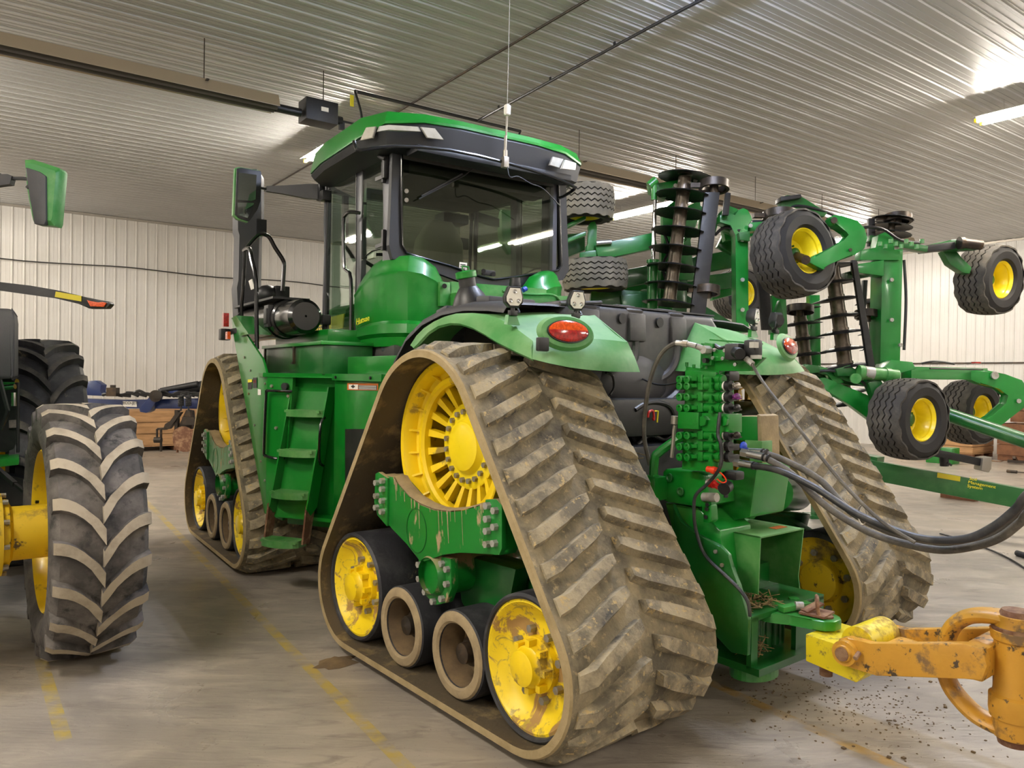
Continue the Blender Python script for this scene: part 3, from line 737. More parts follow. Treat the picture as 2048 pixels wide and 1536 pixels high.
for tt in (-.02, TW-.01):
    g = G(); g.prism([fc(LT(.72)+tt, LO(.72)+.0, .74), fc(LT(.72)+tt, LO(.72)-.12, .76), fc(LT(.5)+tt+.01, LO(.5)-.09, .44), fc(LT(.5)+tt+.01, LO(.5)+.0, .44)], E0*.016)
    sub(g, 'flexible_strap', 'rust', ladder)
g = G(); g.tube([fc(.26,.01,1.66), fc(.16,.05,1.66), fc(.045,.05,1.66), fc(.03,.05,1.62), fc(.015,.05,1.18), fc(.03,.05,1.12), fc(.15,.05,1.10), fc(.19,.01,1.10)], .012, smooth=3); part(g, 'grab_handle', 'black_gloss')
g = G(); g.tube([fc(.585,.01,1.45), fc(.585,.07,1.40), fc(.575,.07,1.12), fc(.575,.01,1.06)], .011, smooth=3); part(g, 'grab_handle', 'black_gloss')
# boxes above the platform
g = G(); g.hexa([V(a,b,c) for c in (1.80,2.045) for b,a in ((-1.95,.42),(-.35,.42),(-1.95,.85),(-.35,.85))], bev=.006)
tb = part(g, 'tool_box', 'green_dark')
g = G(); g.hexa([V(a,b,c) for c in (2.045,2.075) for b,a in ((-1.98,.39),(-.33,.39),(-1.98,.87),(-.33,.87))], bev=.006); sub(g, 'box_lid', 'green', tb)
g = G()
for x in (589,531): p = U(x,722,.40); g.box((.395,p.y,1.97),(.02,.03,.15), bev=.004); g.box((.385,p.y,1.90),(.02,.05,.02))
sub(g, 'lid_latch', 'steel_dark', tb, each=True)
g = G(); g.hexa([V(a,b,c) for c in (2.075,2.19) for b,a in ((-1.70,.55),(-.25,.55),(-1.70,.95),(-.25,.95))], bev=.01); part(g, 'deck_tray', 'green')
g = G(); g.hexa([V(a,b,c) for c in (1.81,1.95) for b,a in ((-2.95,.66),(-2.02,.60),(-2.95,1.0),(-2.02,1.0))], bev=.008); part(g, 'battery_cover', 'green')
# chassis frames
g = G(); g.box((TU,-.6,1.25),(1.0,3.0,.9), bev=.03); g.box((TU,1.4,1.1),(.75,3.2,.7), bev=.03); g.box((TU,-1.6,1.85),(1.8,1.4,.22), bev=.02)
g.cyl((TU,-2.03,.7),(TU,-2.03,1.3), .16, n=24); part(g, 'front_chassis', 'black')
g = G(); g.cyl((.9,0,1.4),(2.56,0,1.4), .22, n=28); part(g, 'front_axle', 'green_dark')
# exhaust after-treatment, stack, rails
a = U(497,645,.42); b = U(645,640,.42); zc = 2.30
g = G(); g.lathe([(0,.02),(0,.15),(.02,.165),(.12,.17),(.13,.18),(.16,.18),(.17,.17),(1.15,.17),(1.16,.18),(1.22,.18),(1.23,.17),(1.36,.172),(1.37,.155),(1.75,.15),(1.78,.12),(1.78,.01)], (.42, a.y, zc), (0,-1,0), 40)
at_ = part(g, 'exhaust_canister', 'black_gloss')
g = G(); p = U(535,643,.25); g.box((.26,p.y,zc+.02),(.05,.13,.20), bev=.008); g.box((.245,p.y,zc+.02),(.04,.09,.14), bev=.006); sub(g, 'sensor_box', 'black', at_)
g = G(); g.hexa([V(u,v,2.48) for v in (a.y-1.3,a.y+.05) for u in (.28,.62)] + [V(u,v,2.50) for v in (a.y-1.3,a.y+.05) for u in (.28,.62)]); sub(g, 'heat_shield', 'black', at_)
def vsec(x0, x1, y, v, d=.22): # horizontal slice of a duct
    p, q = Vv(x0,y,v), Vv(x1,y,v); return [V(p.x,v,p.z), V(q.x-.05,v-.02,p.z), V(q.x,v+.05,p.z), V(q.x,v+d,p.z), V(p.x,v+d,p.z)]
g = G(); g.loft([vsec(x0,x1,y,.30) for x0,x1,y in ((477,530,640),(474,525,575),(477,525,560),(479,527,470),(476,530,460),(476,531,440),(480,531,370),(490,531,350),(505,522,338))])
stk = part(g, 'exhaust_stack', 'plastic_grey')
g = G(); g.box(Vv(523,455,.28), (.10,.03,.17)); sub(g, 'stack_clamp', 'black', stk)
g = G(); g.sphere(Vv(535,590,.2), .12, 12, (1,1,.9)); g.tube([Vv(540,585,.2),Vv(552,592,.2),Vv(560,600,.2)], .02); g.box(Vv(562,590,.15),(.15,.12,.18), bev=.01); part(g, 'exhaust_elbow', 'black')
g = G(); g.tube([Vv(490,500,-.05), Vv(508,478,-.05), Vv(523,468,-.05), Vv(538,474,-.05), Vv(550,495,-.05), Vv(566,520,-.05), Vv(568,535,-.05), Vv(565,582,-.05)], .022, smooth=4)
g.tube([U(489,500,.2), U(487,560,.2), U(483,620,.2), U(486,655,.22)], .018, smooth=3)
part(g, 'guard_rail', 'black_gloss')
g = G(); g.tube([U(488,501,.2), U(499,497,.16), U(504,520,.15), U(512,560,.15), U(513,640,.15), U(514,698,.15)], .02, smooth=3); part(g, 'guard_rail', 'black_gloss')
g = G(); g.hexa([U(x,y,.3)+V(dd,0,0) for dd in (0,.01) for x,y in ((497,562),(502,580),(503,558),(508,577))]); part(g, 'paper_tag', 'white')
# red flag light bracket at deck front
g = G(); g.box(U(449,669,.06),(.09,.10,.11), bev=.01); lb = part(g, 'marker_light', 'black')
g = G(); g.box(U(451,640,.05),(.05,.06,.13)); sub(g, 'red_reflector', 'lens_red', lb)
g = G(); g.box(U(456,671,.03),(.03,.07,.07)); sub(g, 'amber_lens', 'lens_orange', lb)
g = G(); g.bar(U(455,665,.1), U(480,660,.14), .03, .05); sub(g, 'light_arm', 'black', lb)
g = G(); g.prism([U(x,y,.10) for x,y in ((463,636),(472,631),(497,668),(480,672))], (.2,0,0)); part(g, 'deck_corner', 'green')
# hood
g = G(); rows = []
for v_, top, hw in ((-.35,2.62,.50),(.2,2.60,.50),(.9,2.53,.48),(1.7,2.40,.46),(2.4,2.20,.43),(2.65,1.95,.38)):
    rows.append([V(TU-hw,v_,1.55), V(TU-hw-.01,v_,top-.32), V(TU-hw+.02,v_,top-.14), V(TU-hw+.16,v_,top-.02), V(TU,v_,top+.02), V(TU+hw-.16,v_,top-.02), V(TU+hw-.02,v_,top-.14), V(TU+hw+.01,v_,top-.32), V(TU+hw,v_,1.55)])
g.loft(rows, closed=True); hood = part(g, 'engine_hood', 'green', angle=50)
for s in (-1,1):
    g = G(); rows = []
    for v_, top, hw in ((-.35,2.62,.50),(.2,2.60,.50),(.9,2.53,.48),(1.7,2.40,.46),(2.3,2.24,.44)):
        rows.append([V(TU+s*(hw+.016),v_,top-.33), V(TU+s*(hw+.004),v_,top-.18)])
    g.grid(rows, thick=(-s*.012,0,0)); st = sub(g, 'hood_stripe', 'decal_yellow', hood)
text('hood_lettering', 'JOHN DEERE', .15, 'decal_black', hood, basis((0,-1,0.03),(0,0,1),(TU-.522,.55,2.315)), FF)
# ---------------------------------------------------------------- cab
ZB, ZT, VR, UL = 2.04, 3.70, -2.25, .88
g = G(); g.box((TU,-1.45,2.0),(1.7,1.7,.10), bev=.02); g.box((TU,-1.45,3.66),(1.6,1.6,.06))
cab = part(g, 'cab_floor', 'interior')
def cabside(mi):
    P = lambda x,y,uu=UL: mi(U(x,y,uu))
    sx = V(1,0,0)*(1 if mi(V(0,0,0)).x == 0 else -1)
    g = G()
    g.tube([P(648,700),P(649,600),P(652,500),P(651,440),P(655,362)], .02, smooth=3)        # front pillar
    g.prism([P(713,322),P(724,318),P(722,520),P(717,705),P(709,705),P(714,520)], sx*.05, bev=.01)        # middle pillar
    g.tube([P(655,366), P(690,340), P(722,320), P(765,296)], .035, smooth=2)
    g.prism([P(645,690),P(716,690),P(716,710),P(648,708)], sx*.05, bev=.01)
    part(g, 'cab_pillar', 'pillar_grey')
    g = G(); g.prism([P(656,372),P(690,347),P(714,328),P(714,520),P(710,692),P(650,690),P(652,500)], sx*.006); part(g, 'door_glass', 'cab_glass', smooth=False)
    g = G(); g.prism([P(724,326),P(768,306),P(772,500),P(745,505),P(722,522)], sx*.006); part(g, 'quarter_window', 'cab_glass', smooth=False)
    g = G(); g.tube([P(657,368),P(690,344),P(712,328),P(713,335),P(713,520),P(709,690),P(652,688),P(653,500)], .007, closed=True); g.tube([P(725,328),P(766,309),P(770,495),P(745,502),P(724,518)], .008, closed=True); part(g, 'window_gasket', 'black')
    g = G(); a,b,c,d = mi(V(.90,VR+.01,2.0)), mi(V(.87,VR+.18,2.0)), mi(V(.95,VR+.20,2.0)), mi(V(.99,VR+.03,2.0)); g.prism([a,b,c,d], (0,0,1.74), bev=.015); part(g, 'cab_corner_post', 'pillar_grey')
    # green corner panel
    plan = [(.865,-1.58,0.,.0),(.85,-1.75,0,.01),(.84,-1.95,0,.03),(.85,-2.12,0,.05),(.885,-2.26,0,.06),(.97,-2.36,0,.06),(1.08,-2.40,0,.03),(1.20,-2.40,0,.01),(1.31,-2.38,0,.0)]
    tops = [2.62,2.70,2.76,2.785,2.79,2.79,2.77,2.71,2.56]
    rows = []
    for k, (u,v_,_,bl) in enumerate(plan):
        c = V(TU-.0, -1.3, 0); d = (V(u,v_,0)-c).normalized(); T = tops[k]; col = []
        for q, o in ((0,-.10),(.02,-.05),(.07,-.015),(.13,.0),(.20,.03),(.24,.022),(.55,.02),(.72,.0),(.76,.045),(.86,.05),(.90,.01),(1.0,-.01)):
            w_ = T + (ZB-T)*q; col.append(mi(V(u,v_,w_) + d*(o)))
        rows.append(col)
    g = G(); g.grid(rows, thick=mi(V(0,0,0))*0 + V(0,.03,0)); cp = part(g, 'cab_corner_panel', 'green', angle=28)
    return cp
cp = cabside(lambda p: V(p)); cabside(mir)
text('dealer_decal', 'Hutson', .075, 'decal_yellow', cp, basis((.12,-1,0.12),(0,0,1),(.806,-1.83,2.27)), FF, shear=.25)
g = G(); g.tube([(.806,-1.72,2.235),(.800,-1.93,2.265)], .003, n=4); sub(g, 'dealer_decal', 'decal_yellow', cp)
# rear window and its frame
RW = [(803,308),(818,305),(960,325),(1100,348),(1115,356),(1119,440),(1122,530),(1115,541),(1060,549),(1000,558),(985,559),(960,553),(900,532),(830,512),(812,506),(803,490),(801,400)]
RO = [(785,288),(800,288),(960,312),(1110,335),(1132,345),(1134,440),(1138,540),(1126,560),(1060,570),(1000,580),(975,579),(950,574),(880,548),(810,524),(785,518),(778,490),(782,400)]
ri = [Vv(x,y,VR) for x,y in RW]; ro = [Vv(x,y,VR) for x,y in RO]
g = G(); n = len(ri)
for i in range(n):
    j = (i+1) % n
    g.face([g.bm.verts.new(p) for p in (ro[i],ro[j],ri[j],ri[i])]); g.face([g.bm.verts.new(p+V(0,.05,0)) for p in (ro[i],ro[j],ri[j],ri[i])])
    g.face([g.bm.verts.new(p) for p in (ri[i],ri[j],ri[j]+V(0,.05,0),ri[i]+V(0,.05,0))]); g.face([g.bm.verts.new(p) for p in (ro[i],ro[j],ro[j]+V(0,.05,0),ro[i]+V(0,.05,0))])
rf = part(g, 'rear_window_frame', 'black_fascia')
g = G(); g.tube([p+V(0,-.01,0) for p in ri], .010, closed=True); sub(g, 'window_gasket', 'black_gloss', rf)
g = G(); g.prism([p+V(0,.02,0) for p in ri], (0,.006,0)); rg = part(g, 'rear_window', 'cab_glass_rear', smooth=False)
g = G(); g.prism([Vv(x,y,VR+.01) for x,y in ((919,524),(934,526),(932,550),(917,547))], (0,-.002,0)); sub(g, 'glass_sticker', 'white', rg)
g = G()
for k in range(3): g.prism([Vv(x,y,VR+.006) for x,y in ((921,528+k*4),(931,529+k*4),(931,530.6+k*4),(921,529.6+k*4))], (0,-.002,0))
sub(g, 'sticker_print', 'decal_black', rg)
g = G(); g.tube([Vv(966,320,VR-.05), Vv(930,350,VR-.04), Vv(838,398,VR-.03)], .006); g.tube([Vv(843,392,VR-.02), Vv(925,348,VR-.02)], .009, n=4); sub(g, 'rear_wiper', 'black', rg)
g = G()
for x, y in ((967,542),(987,548)): g.cyl(Vv(x,y,VR), Vv(x,y,VR-.03), .02, n=14)
g.box(Vv(977,546,VR),(.14,.02,.05), bev=.008); sub(g, 'wiper_motor', 'black', rg)
for x, y in ((1012+0,398-70),(904,326),(1040,350)):
    g = G(); g.box(Vv(x,y,VR+.06),(.05,.06,.07), bev=.015); sub(g, 'window_catch', 'black', rg)
for y in (382,400): 
    g = G(); g.cyl(Vv(813,y,VR+.02), Vv(813,y,VR+.0), .018, n=14); sub(g, 'hinge_button', 'steel', rg)
# front wall of the cab, windscreen, far interior
g = G(); g.tube([(.93,-.66,2.05),(.92,-.72,3.65)], .02); g.tube([(2.53,-.66,2.05),(2.54,-.72,3.65)], .02); g.box((TU,-.62,2.08),(1.5,.05,.10)); part(g, 'windscreen_frame', 'pillar_grey')
g = G(); g.box((TU,-.60,2.85),(1.46,.006,1.5)); part(g, 'windscreen', 'cab_glass')
# seat
c = V(1.70,-1.45,0)
g = G(); bk = []
for w_, hw, dp, vv in ((2.45,.22,.10,-.02),(2.60,.27,.15,-.03),(2.85,.27,.17,-.05),(3.08,.24,.15,-.08),(3.20,.17,.12,-.10),(3.26,.12,.08,-.10)):
    bk.append([V(c.x-hw,c.y+vv-dp*.2,w_), V(c.x-hw*.8,c.y+vv-dp*.6,w_), V(c.x+hw*.8,c.y+vv-dp*.6,w_), V(c.x+hw,c.y+vv-dp*.2,w_), V(c.x+hw*.9,c.y+vv+dp*.5,w_), V(c.x-hw*.9,c.y+vv+dp*.5,w_)])
g.loft(bk); seat = part(g, 'seat_backrest', 'seat_fabric', angle=60)
g = G(); g.box((c.x,c.y+.25,2.48),(.52,.50,.14), bev=.05); g.box((c.x,c.y+.2,2.26),(.35,.35,.36), bev=.03); sub(g, 'seat_cushion', 'seat_fabric', seat)
g = G(); g.box((c.x+.36,c.y+.3,2.68),(.13,.55,.07), bev=.02); g.box((c.x+.45,c.y+.25,2.45),(.3,.6,.35), bev=.03); part(g, 'armrest_console', 'black')
g = G(); g.cyl((2.06,-1.35,2.55),(2.06,-1.3,2.95), .015); g.box((2.12,-1.32,2.72),(.26,.05,.22), bev=.01); part(g, 'display_screen', 'black')
g = G(); g.box((2.15,-.95,3.2),(.42,.04,.12), bev=.01); g.tube([(2.05,-1.0,3.15),(2.0,-1.05,2.95),(2.06,-1.1,2.83),(2.14,-1.05,2.95),(2.12,-1.0,3.15)], .012, smooth=4); g.box((2.12,-1.02,3.42),(.3,.2,.1), bev=.02); part(g, 'radio_unit', 'black')
sw = V(1.30,-.95,2.86)
g = G(); Rw = Matrix.Rotation(math.radians(-32), 3, 'X'); g.tube([sw + Rw@V(.20*math.cos(2*PI*k/28), .20*math.sin(2*PI*k/28), 0) for k in range(28)], .016, closed=True)
for k in range(3): a = PI/2 + 2*PI*k/3; g.bar(sw, sw + Rw@V(.2*math.cos(a), .2*math.sin(a), 0), .05, .015)
g.tube([sw, sw+V(0,.14,-.28), sw+V(0,.18,-.8)], .035); part(g, 'steering_wheel', 'black')
g = G(); g.box((TU,-1.5,3.60),(1.55,1.5,.05)); g.box((TU,-2.12,3.52),(1.4,.2,.12), bev=.03); part(g, 'cab_headliner', 'interior')
g = G(); g.bar((1.05,-.8,2.9),(1.05,-.8,3.55), .05,.05); g.box((1.1,-.86,3.05),(.16,.05,.22), bev=.02); part(g, 'pillar_display', 'black')
g = G(); g.box(U(743,510,.95),(.03,.14,.07), bev=.01); part(g, 'door_pull', 'white')
# roof
pl_ = [(.68,-.85),(.63,-1.25),(.63,-2.10),(.74,-2.38),(1.02,-2.50),(1.35,-2.53),(2.11,-2.53),(2.44,-2.50),(2.72,-2.38),(2.83,-2.10),(2.83,-1.25),(2.78,-.85),(2.45,-.42),(1.01,-.42)]
lo_ = [3.70,3.70,3.71,3.78,3.81,3.82,3.82,3.81,3.78,3.71,3.70,3.70,3.72,3.72]
cx_, cy_ = TU, -1.45
def ins(p, k): return (cx_ + (p[0]-cx_)*k, cy_ + (p[1]-cy_)*k)
def ring(k, z): return [V(*ins(p,k), (zz if not callable(z) else z(i)) if False else (z(i) if callable(z) else z)) for i, (p, zz) in enumerate(zip(pl_, lo_))]
g = G(); g.loft([ring(1.0, lambda i: lo_[i]), ring(1.0, lambda i: lo_[i]+.02), ring(.965, lambda i: 3.89), ring(.90, 3.905), ring(.5, 3.91)]); roof = part(g, 'cab_roof', 'green', angle=24)
g = G(); g.loft([ring(.86, 3.60), ring(.97, lambda i: 3.62 if 2 < i < 9 else 3.64), ring(.995, lambda i: lo_[i]-.02), ring(.985, lambda i: lo_[i]+.01), ring(.8, 3.80)]); fas = part(g, 'roof_fascia', 'black_fascia', angle=24)
g = G(); g.box((TU,-2.42,3.60),(1.55,.2,.06), bev=.02); sub(g, 'rear_visor', 'black_fascia', fas)
def lamp(px_, P0, n_):
    q = [atp(FF, P0, n_, x, y) for x, y in px_]; nn = V(n_).normalized(); g = G(); g.prism(q, nn*.02, bev=.003); o = sub(g, 'roof_work_lamp', 'reflector', fas)
    g = G(); c_ = sum(q, V(0,0,0))/len(q); g.prism([c_+(p-c_)*.94+nn*.018 for p in q], nn*.006); o2 = sub(g, 'roof_work_lamp', 'lens_clear', fas)
n1 = V(-.93,-.37,0)
lamp([(736,256),(755,254),(748,277),(724,282)], (.735,-2.39,3.7), (-.93,-.38,0))
lamp([(757,254),(775,251),(836,255),(841,265),(775,261),(753,265)], (1.02,-2.52,3.7), (-.2,-.97,0))
lamp([(839,255),(868,258),(886,281),(853,277)], (1.15,-2.53,3.7), (-.1,-1,0))
lamp([(1103,314),(1124,319),(1116,337),(1096,331)], (2.40,-2.52,3.7), (.1,-1,0))
lamp([(1127,320),(1149,327),(1147,341),(1120,338)], (2.60,-2.50,3.7), (.3,-.95,0))
g = G(); g.tube([Vv(708,282,-2.56), Vv(712,296,-2.58), Vv(722,300,-2.62), Vv(790,292,-2.62), Vv(900,300,-2.62), Vv(1010,325,-2.62), Vv(1100,352,-2.62), Vv(1145,372,-2.62), Vv(1150,378,-2.6), Vv(1128,392,-2.4), Vv(1118,396,-2.3)], .014, smooth=2); hr = part(g, 'roof_hand_rail', 'black_gloss')
g = G(); g.cyl((1.55,-2.2,3.90),(1.55,-2.2,3.93), .04, n=14); g.box((1.95,-2.1,3.93),(.1,.05,.03)); sub(g, 'roof_antenna_base', 'black', roof)
# whip antenna on the rail
b0 = Vv(1010,325,-2.64)
g = G(); g.box(b0, (.05,.05,.09), bev=.006); g.cyl(b0+V(0,0,.04), b0+V(0,0,.10), .02, n=12); g.cyl(b0+V(0,0,.1), b0+V(.0,0,.22), .011, n=8)
g.cyl(b0, Vv(1014,232,-2.64), .008, n=8); g.cyl(Vv(1014,232,-2.64), Vv(1019.5,-12,-2.64), .0035, n=6)
an = part(g, 'whip_antenna', 'zinc')
g = G(); g.cyl(Vv(1014.3,231,-2.64), Vv(1014.8,210,-2.64), .028, n=14, bev=.006); sub(g, 'antenna_coil', 'white', an)
g = G(); g.tube([b0+V(.01,-.02,-.03), b0+V(.03,-.03,-.12), b0+V(.12,-.02,-.10), b0+V(.25,-.02,-.14), b0+V(.40,0,-.16), b0+V(.62,.05,-.27)], .005, n=5, smooth=4); sub(g, 'antenna_cable', 'black', an)
# handles, hinges, hose
g = G(); g.tube([U(720,426,.84), U(700,424,.78), U(691,430,.78), U(687,445,.78), U(688,528,.78), U(692,540,.78), U(702,560,.78), U(702,680,.78), U(706,690,.78), U(718,694,.84)], .016, smooth=3); part(g, 'door_grab_rail', 'black_gloss')
g = G(); g.tube([U(754,300,.84), U(758,312,.82), U(770,318,.84)], .016, smooth=3); g.box(U(770,335,.855),(.04,.05,.18), bev=.006); part(g, 'roof_hose', 'black')
for y0 in (345,480):
    g = G(); g.box(U(767,y0,.86),(.03,.035,.17), bev=.005); g.bar(U(767,y0+8,.85), U(752,y0+14,.84), .015,.03); part(g, 'door_hinge', 'black')
for y0 in (392,640):
    g = G(); g.box(U(650,y0,.85),(.09,.11,.10), bev=.02); part(g, 'door_hinge', 'black')
g = G(); g.prism([U(706,664,.862),U(712,667,.862),U(712,674,.862),U(704,674,.862),U(701,670,.862)], (-.002,0,0)); part(g, 'warning_decal', 'decal_yellow')
# mirror and its arm
a = V(.88,-.82,3.60); vm = -.42
L0, L1 = U(645,385,.88), Vv(532,378,vm)
def armsec(q, h): p = L0.lerp(L1, q); return [p+V(0,-.025,h/2), p+V(0,.025,h/2), p+V(0,.025,-h/2), p+V(0,-.025,-h/2)]
g = G(); g.loft([armsec(0,.15), armsec(.3,.14), armsec(.7,.08), armsec(1.,.05)]); g.cyl(L1, Vv(517,375,vm), .012); g.box(L0,(.10,.10,.17), bev=.02); arm = part(g, 'mirror_arm', 'black')
MO = [(470,336),(478,334),(519,341),(521,346),(519,402),(513,420),(499,441),(495,445),(474,438),(466,430)]
q = [Vv(x,y,vm) for x,y in MO]; g = G(); ctr = sum(q, V(0,0,0))/len(q)
g.loft([q, [p+V(0,.05,0) for p in q], [ctr+(p-ctr)*.7+V(0,.14,0) for p in q]]); mh = part(g, 'mirror_housing', 'green_fender')
g = G(); qi = [ctr+(p-ctr)*.97+V(.008,-.006,0) for p in q]; g.prism(qi, (0,-.015,0), bev=.004); sub(g, 'mirror_bezel', 'black', mh)
for pts in (((477,345),(513,350),(511,399),(503,402),(475,400)), ((475,405),(508,406),(503,420),(495,436),(475,430))):
    g = G(); g.prism([Vv(x,y,vm-.022) for x,y in pts], (0,-.004,0)); sub(g, 'mirror_glass', 'mirror_glass', mh, smooth=False)
g = G(); q2 = [mir(p) for p in q]; c2 = mir(ctr); g.loft([q2, [p+V(0,.05,0) for p in q2], [c2+(p-c2)*.7+V(0,.14,0) for p in q2]]); part(g, 'mirror_housing', 'green_fender')
g = G(); g.bar(mir(L0), mir(L1), .05, .10); part(g, 'mirror_arm', 'black')
# ---------------------------------------------------------------- rear half body
def S(x, y, u): return at(RF, 'u', u, x, y)
def T(x, y, v): return at(RF, 'v', v, x, y)
def idm(p): return V(p)
def lerp2(a, b, t): return (a[0]+(b[0]-a[0])*t, a[1]+(b[1]-a[1])*t)
def fender(mi, right=False):
    A_ = [(827,696),(842,680),(856,665),(876,652),(900,646),(920,647),(944,655),(968,668),(993,684),(1017,696),(1042,708),(1064,718)]
    B_ = [(821,690),(833,671),(848,656),(868,643),(890,633),(912,627),(939,626),(969,629),(993,635),(1017,647),(1042,664),(1066,682)]
    a = [S(x,y,.40) for x,y in A_]; b = [S(x,y,.47) for x,y in B_]
    g = G(); g.grid([[mi(p) for p in a], [mi(p.lerp(q,.5)+V(-.012,0,.01)) for p,q in zip(a,b)], [mi(p) for p in b]], thick=mi(V(.012,0,-.012))-mi(V(0,0,0)))
    # inner continuation of the arch under the grey hood
    g.grid([[mi(p) for p in b[:8]], [mi(p+V(.30,0,.02)) for p in b[:8]]], thick=(0,0,-.01))
    # top plate
    rows = []; n = 7
    LFT = b[7:12]; ys = [0,.22,.5,.78,1.]
    for k in range(5):
        t = ys[k]; L_ = LFT[k]; q = lerp2((1182,624),(1255,684), [0,.2,.5,.8,1.][k]); vR = -.10-.38*t; R_ = T(q[0],q[1],vR)
        row = []
        for j in range(n):
            s = j/(n-1); p = L_.lerp(R_, s); p.z += .018*math.sin(PI*s)*(1 if k else .3); row.append(mi(p))
        rows.append(row)
    g.grid(rows, thick=(0,0,-.012))
    # rear face
    rows = []; bot = [S(1064,718,.40)] + [T(x,y,-.55) for x,y in ((1100,727),(1140,735),(1180,740),(1220,743),(1255,744))] + [T(1280,744,-.50)]
    top = [mi(p) for p in rows_top(LFT[-1], T(1255,684,-.48), n)]
    bb = [mi(p) for p in bot]
    for k in range(5):
        t = k/4; rows.append([p.lerp(q, t) + (V(0,-.03*math.sin(PI*t)*math.sin(PI*(j+.5)/n),0)) for j,(p,q) in enumerate(zip(top, bb))])
    g.grid(rows, thick=(0,.012,0))
    # inner return wall
    w0, w1 = T(1255,684,-.48), T(1280,744,-.50); x0, x1 = T(1182,624,-.10), V(w1.x+.22,-.10,w1.z+.02)
    g.grid([[mi(w0), mi(w0.lerp(x0,.5)), mi(x0)], [mi(w1), mi(w1.lerp(x1,.5)), mi(x1)]], thick=mi(V(-.012,0,0))-mi(V(0,0,0)))
    f = part(g, 'rear_fender', 'green_fender', RF, angle=40)
    # tail lamp in an oval dish
    c = T(1135,664,-.515); ax = mi(V(-.20,-1,.28))-mi(V(0,0,0)); c = mi(c); ax = ax.normalized()
    xa = V(0,0,1).cross(ax).normalized(); ya = ax.cross(xa)
    def oval(rx, ry, h, y0=-1.1, y1=1.1, n=40):
        out = []
        for k in range(n):
            a_ = 2*PI*k/n; yy = min(max(math.sin(a_), y0), y1); out.append(c + xa*rx*math.cos(a_)*1. + ya*ry*yy + ax*h)
        return out
    g = G(); g.loft([oval(.185,.105,-.02), oval(.165,.09,.0), oval(.135,.07,.003)]); sub(g, 'lamp_recess', 'green_fender', f)
    g = G(); g.loft([oval(.132,.066,-.01), oval(.132,.066,.012)]); tl = sub(g, 'lamp_bezel', 'black', f)
    for nm, s0, s1 in (('lens_orange', .06, 1.1), ('lens_red', -1.1, .06)):
        g = G()
        def half(rx, ry, h):
            a0 = math.asin(.06); P_ = []
            rng = [a0 + (PI-2*a0)*k/20 for k in range(21)] if s0 > 0 else [PI-a0 + (PI+2*a0)*k/20 for k in range(21)]
            return [c + xa*rx*math.cos(q) + ya*ry*math.sin(q) + ax*h for q in rng]
        g.loft([half(.126,.061,.008), half(.124,.060,.018), half(.10,.045,.028)]); sub(g, 'tail_lamp', nm, f)
    if not right: g = G(); d_ = mi(T(1083,690,-.50)); g.box(d_+ax*.012, (.075,.03,.075), bev=.01); sub(g, 'marker_lamp', 'black', f)
    return f
def rows_top(L_, R_, n):
    out = []
    for j in range(n):
        s = j/(n-1); p = L_.lerp(R_, s); p.z += .018*math.sin(PI*s); out.append(p)
    return out
fl = fender(idm); fender(mir, True)
# work lamps on brackets
def worklamp(c, face, up=V(0,0,1), back=False):
    c = V(c); ax = V(face).normalized(); xa = V(0,0,1).cross(ax).normalized(); ya = ax.cross(xa)
    O_ = [(-.030,.055),(.036,.055),(.052,.0),(.050,-.030),(.028,-.055),(-.026,-.055),(-.050,-.030),(-.052,.0)]
    P = lambda k, h: [c + xa*x*k + ya*y*k + ax*h for x,y in O_]
    g = G(); g.loft([P(.7,-.05), P(1.05,-.02), P(1.05,.02), P(1.0,.022)]); 
    g.cyl(c-V(0,0,.05), c-V(0,0,.085), .012, n=8); g.box(c-V(0,0,.09),(.05,.03,.03), bev=.004)
    L_ = part(g, 'work_lamp', 'black', RF)
    g = G(); g.prism(P(.88,.022), ax*.004); sub(g, 'lamp_lens', 'white', L_)
    for x,y in ((0,.03),(-.024,-.022),(.024,-.022)):
        g = G(); g.lathe([(0,.013),(.004,.012),(.002,.006),(.006,.003),(.006,0.0005)], c + xa*x + ya*y + ax*.026, ax, 14); sub(g, 'lamp_led', 'chrome', L_)
    g = G(); g.tube([c-ax*.04+xa*.03, c-ax*.05+xa*.05-V(0,0,.06), c-V(0,0,.085)+xa*.04, c-V(0,0,.09)], .005, n=5, smooth=3); sub(g, 'lamp_cable', 'black', L_)
    return L_
for mi in (idm, mir):
    for x, y in ((1026,594),(1152,601)):
        p = mi(T(x,y,-.26)); ds = (mi(V(-.33,-1,-.05))-mi(V(0,0,0)))
        if mi is mir: p = T(*((1552,640) if x == 1026 else (1508,633)), -.26); ds = V(.35,1,.05) if x == 1026 else V(.25,-1,-.05)
        worklamp(p, ds)
        g = G(); q = p - V(0,0,.10); g.prism([q+V(-.045,-.01,-.055), q+V(.045,-.01,-.055), q+V(.028,.0,.0), q+V(-.028,.0,.0)], (0,.03,0)); part(g, 'lamp_bracket', 'green', RF)
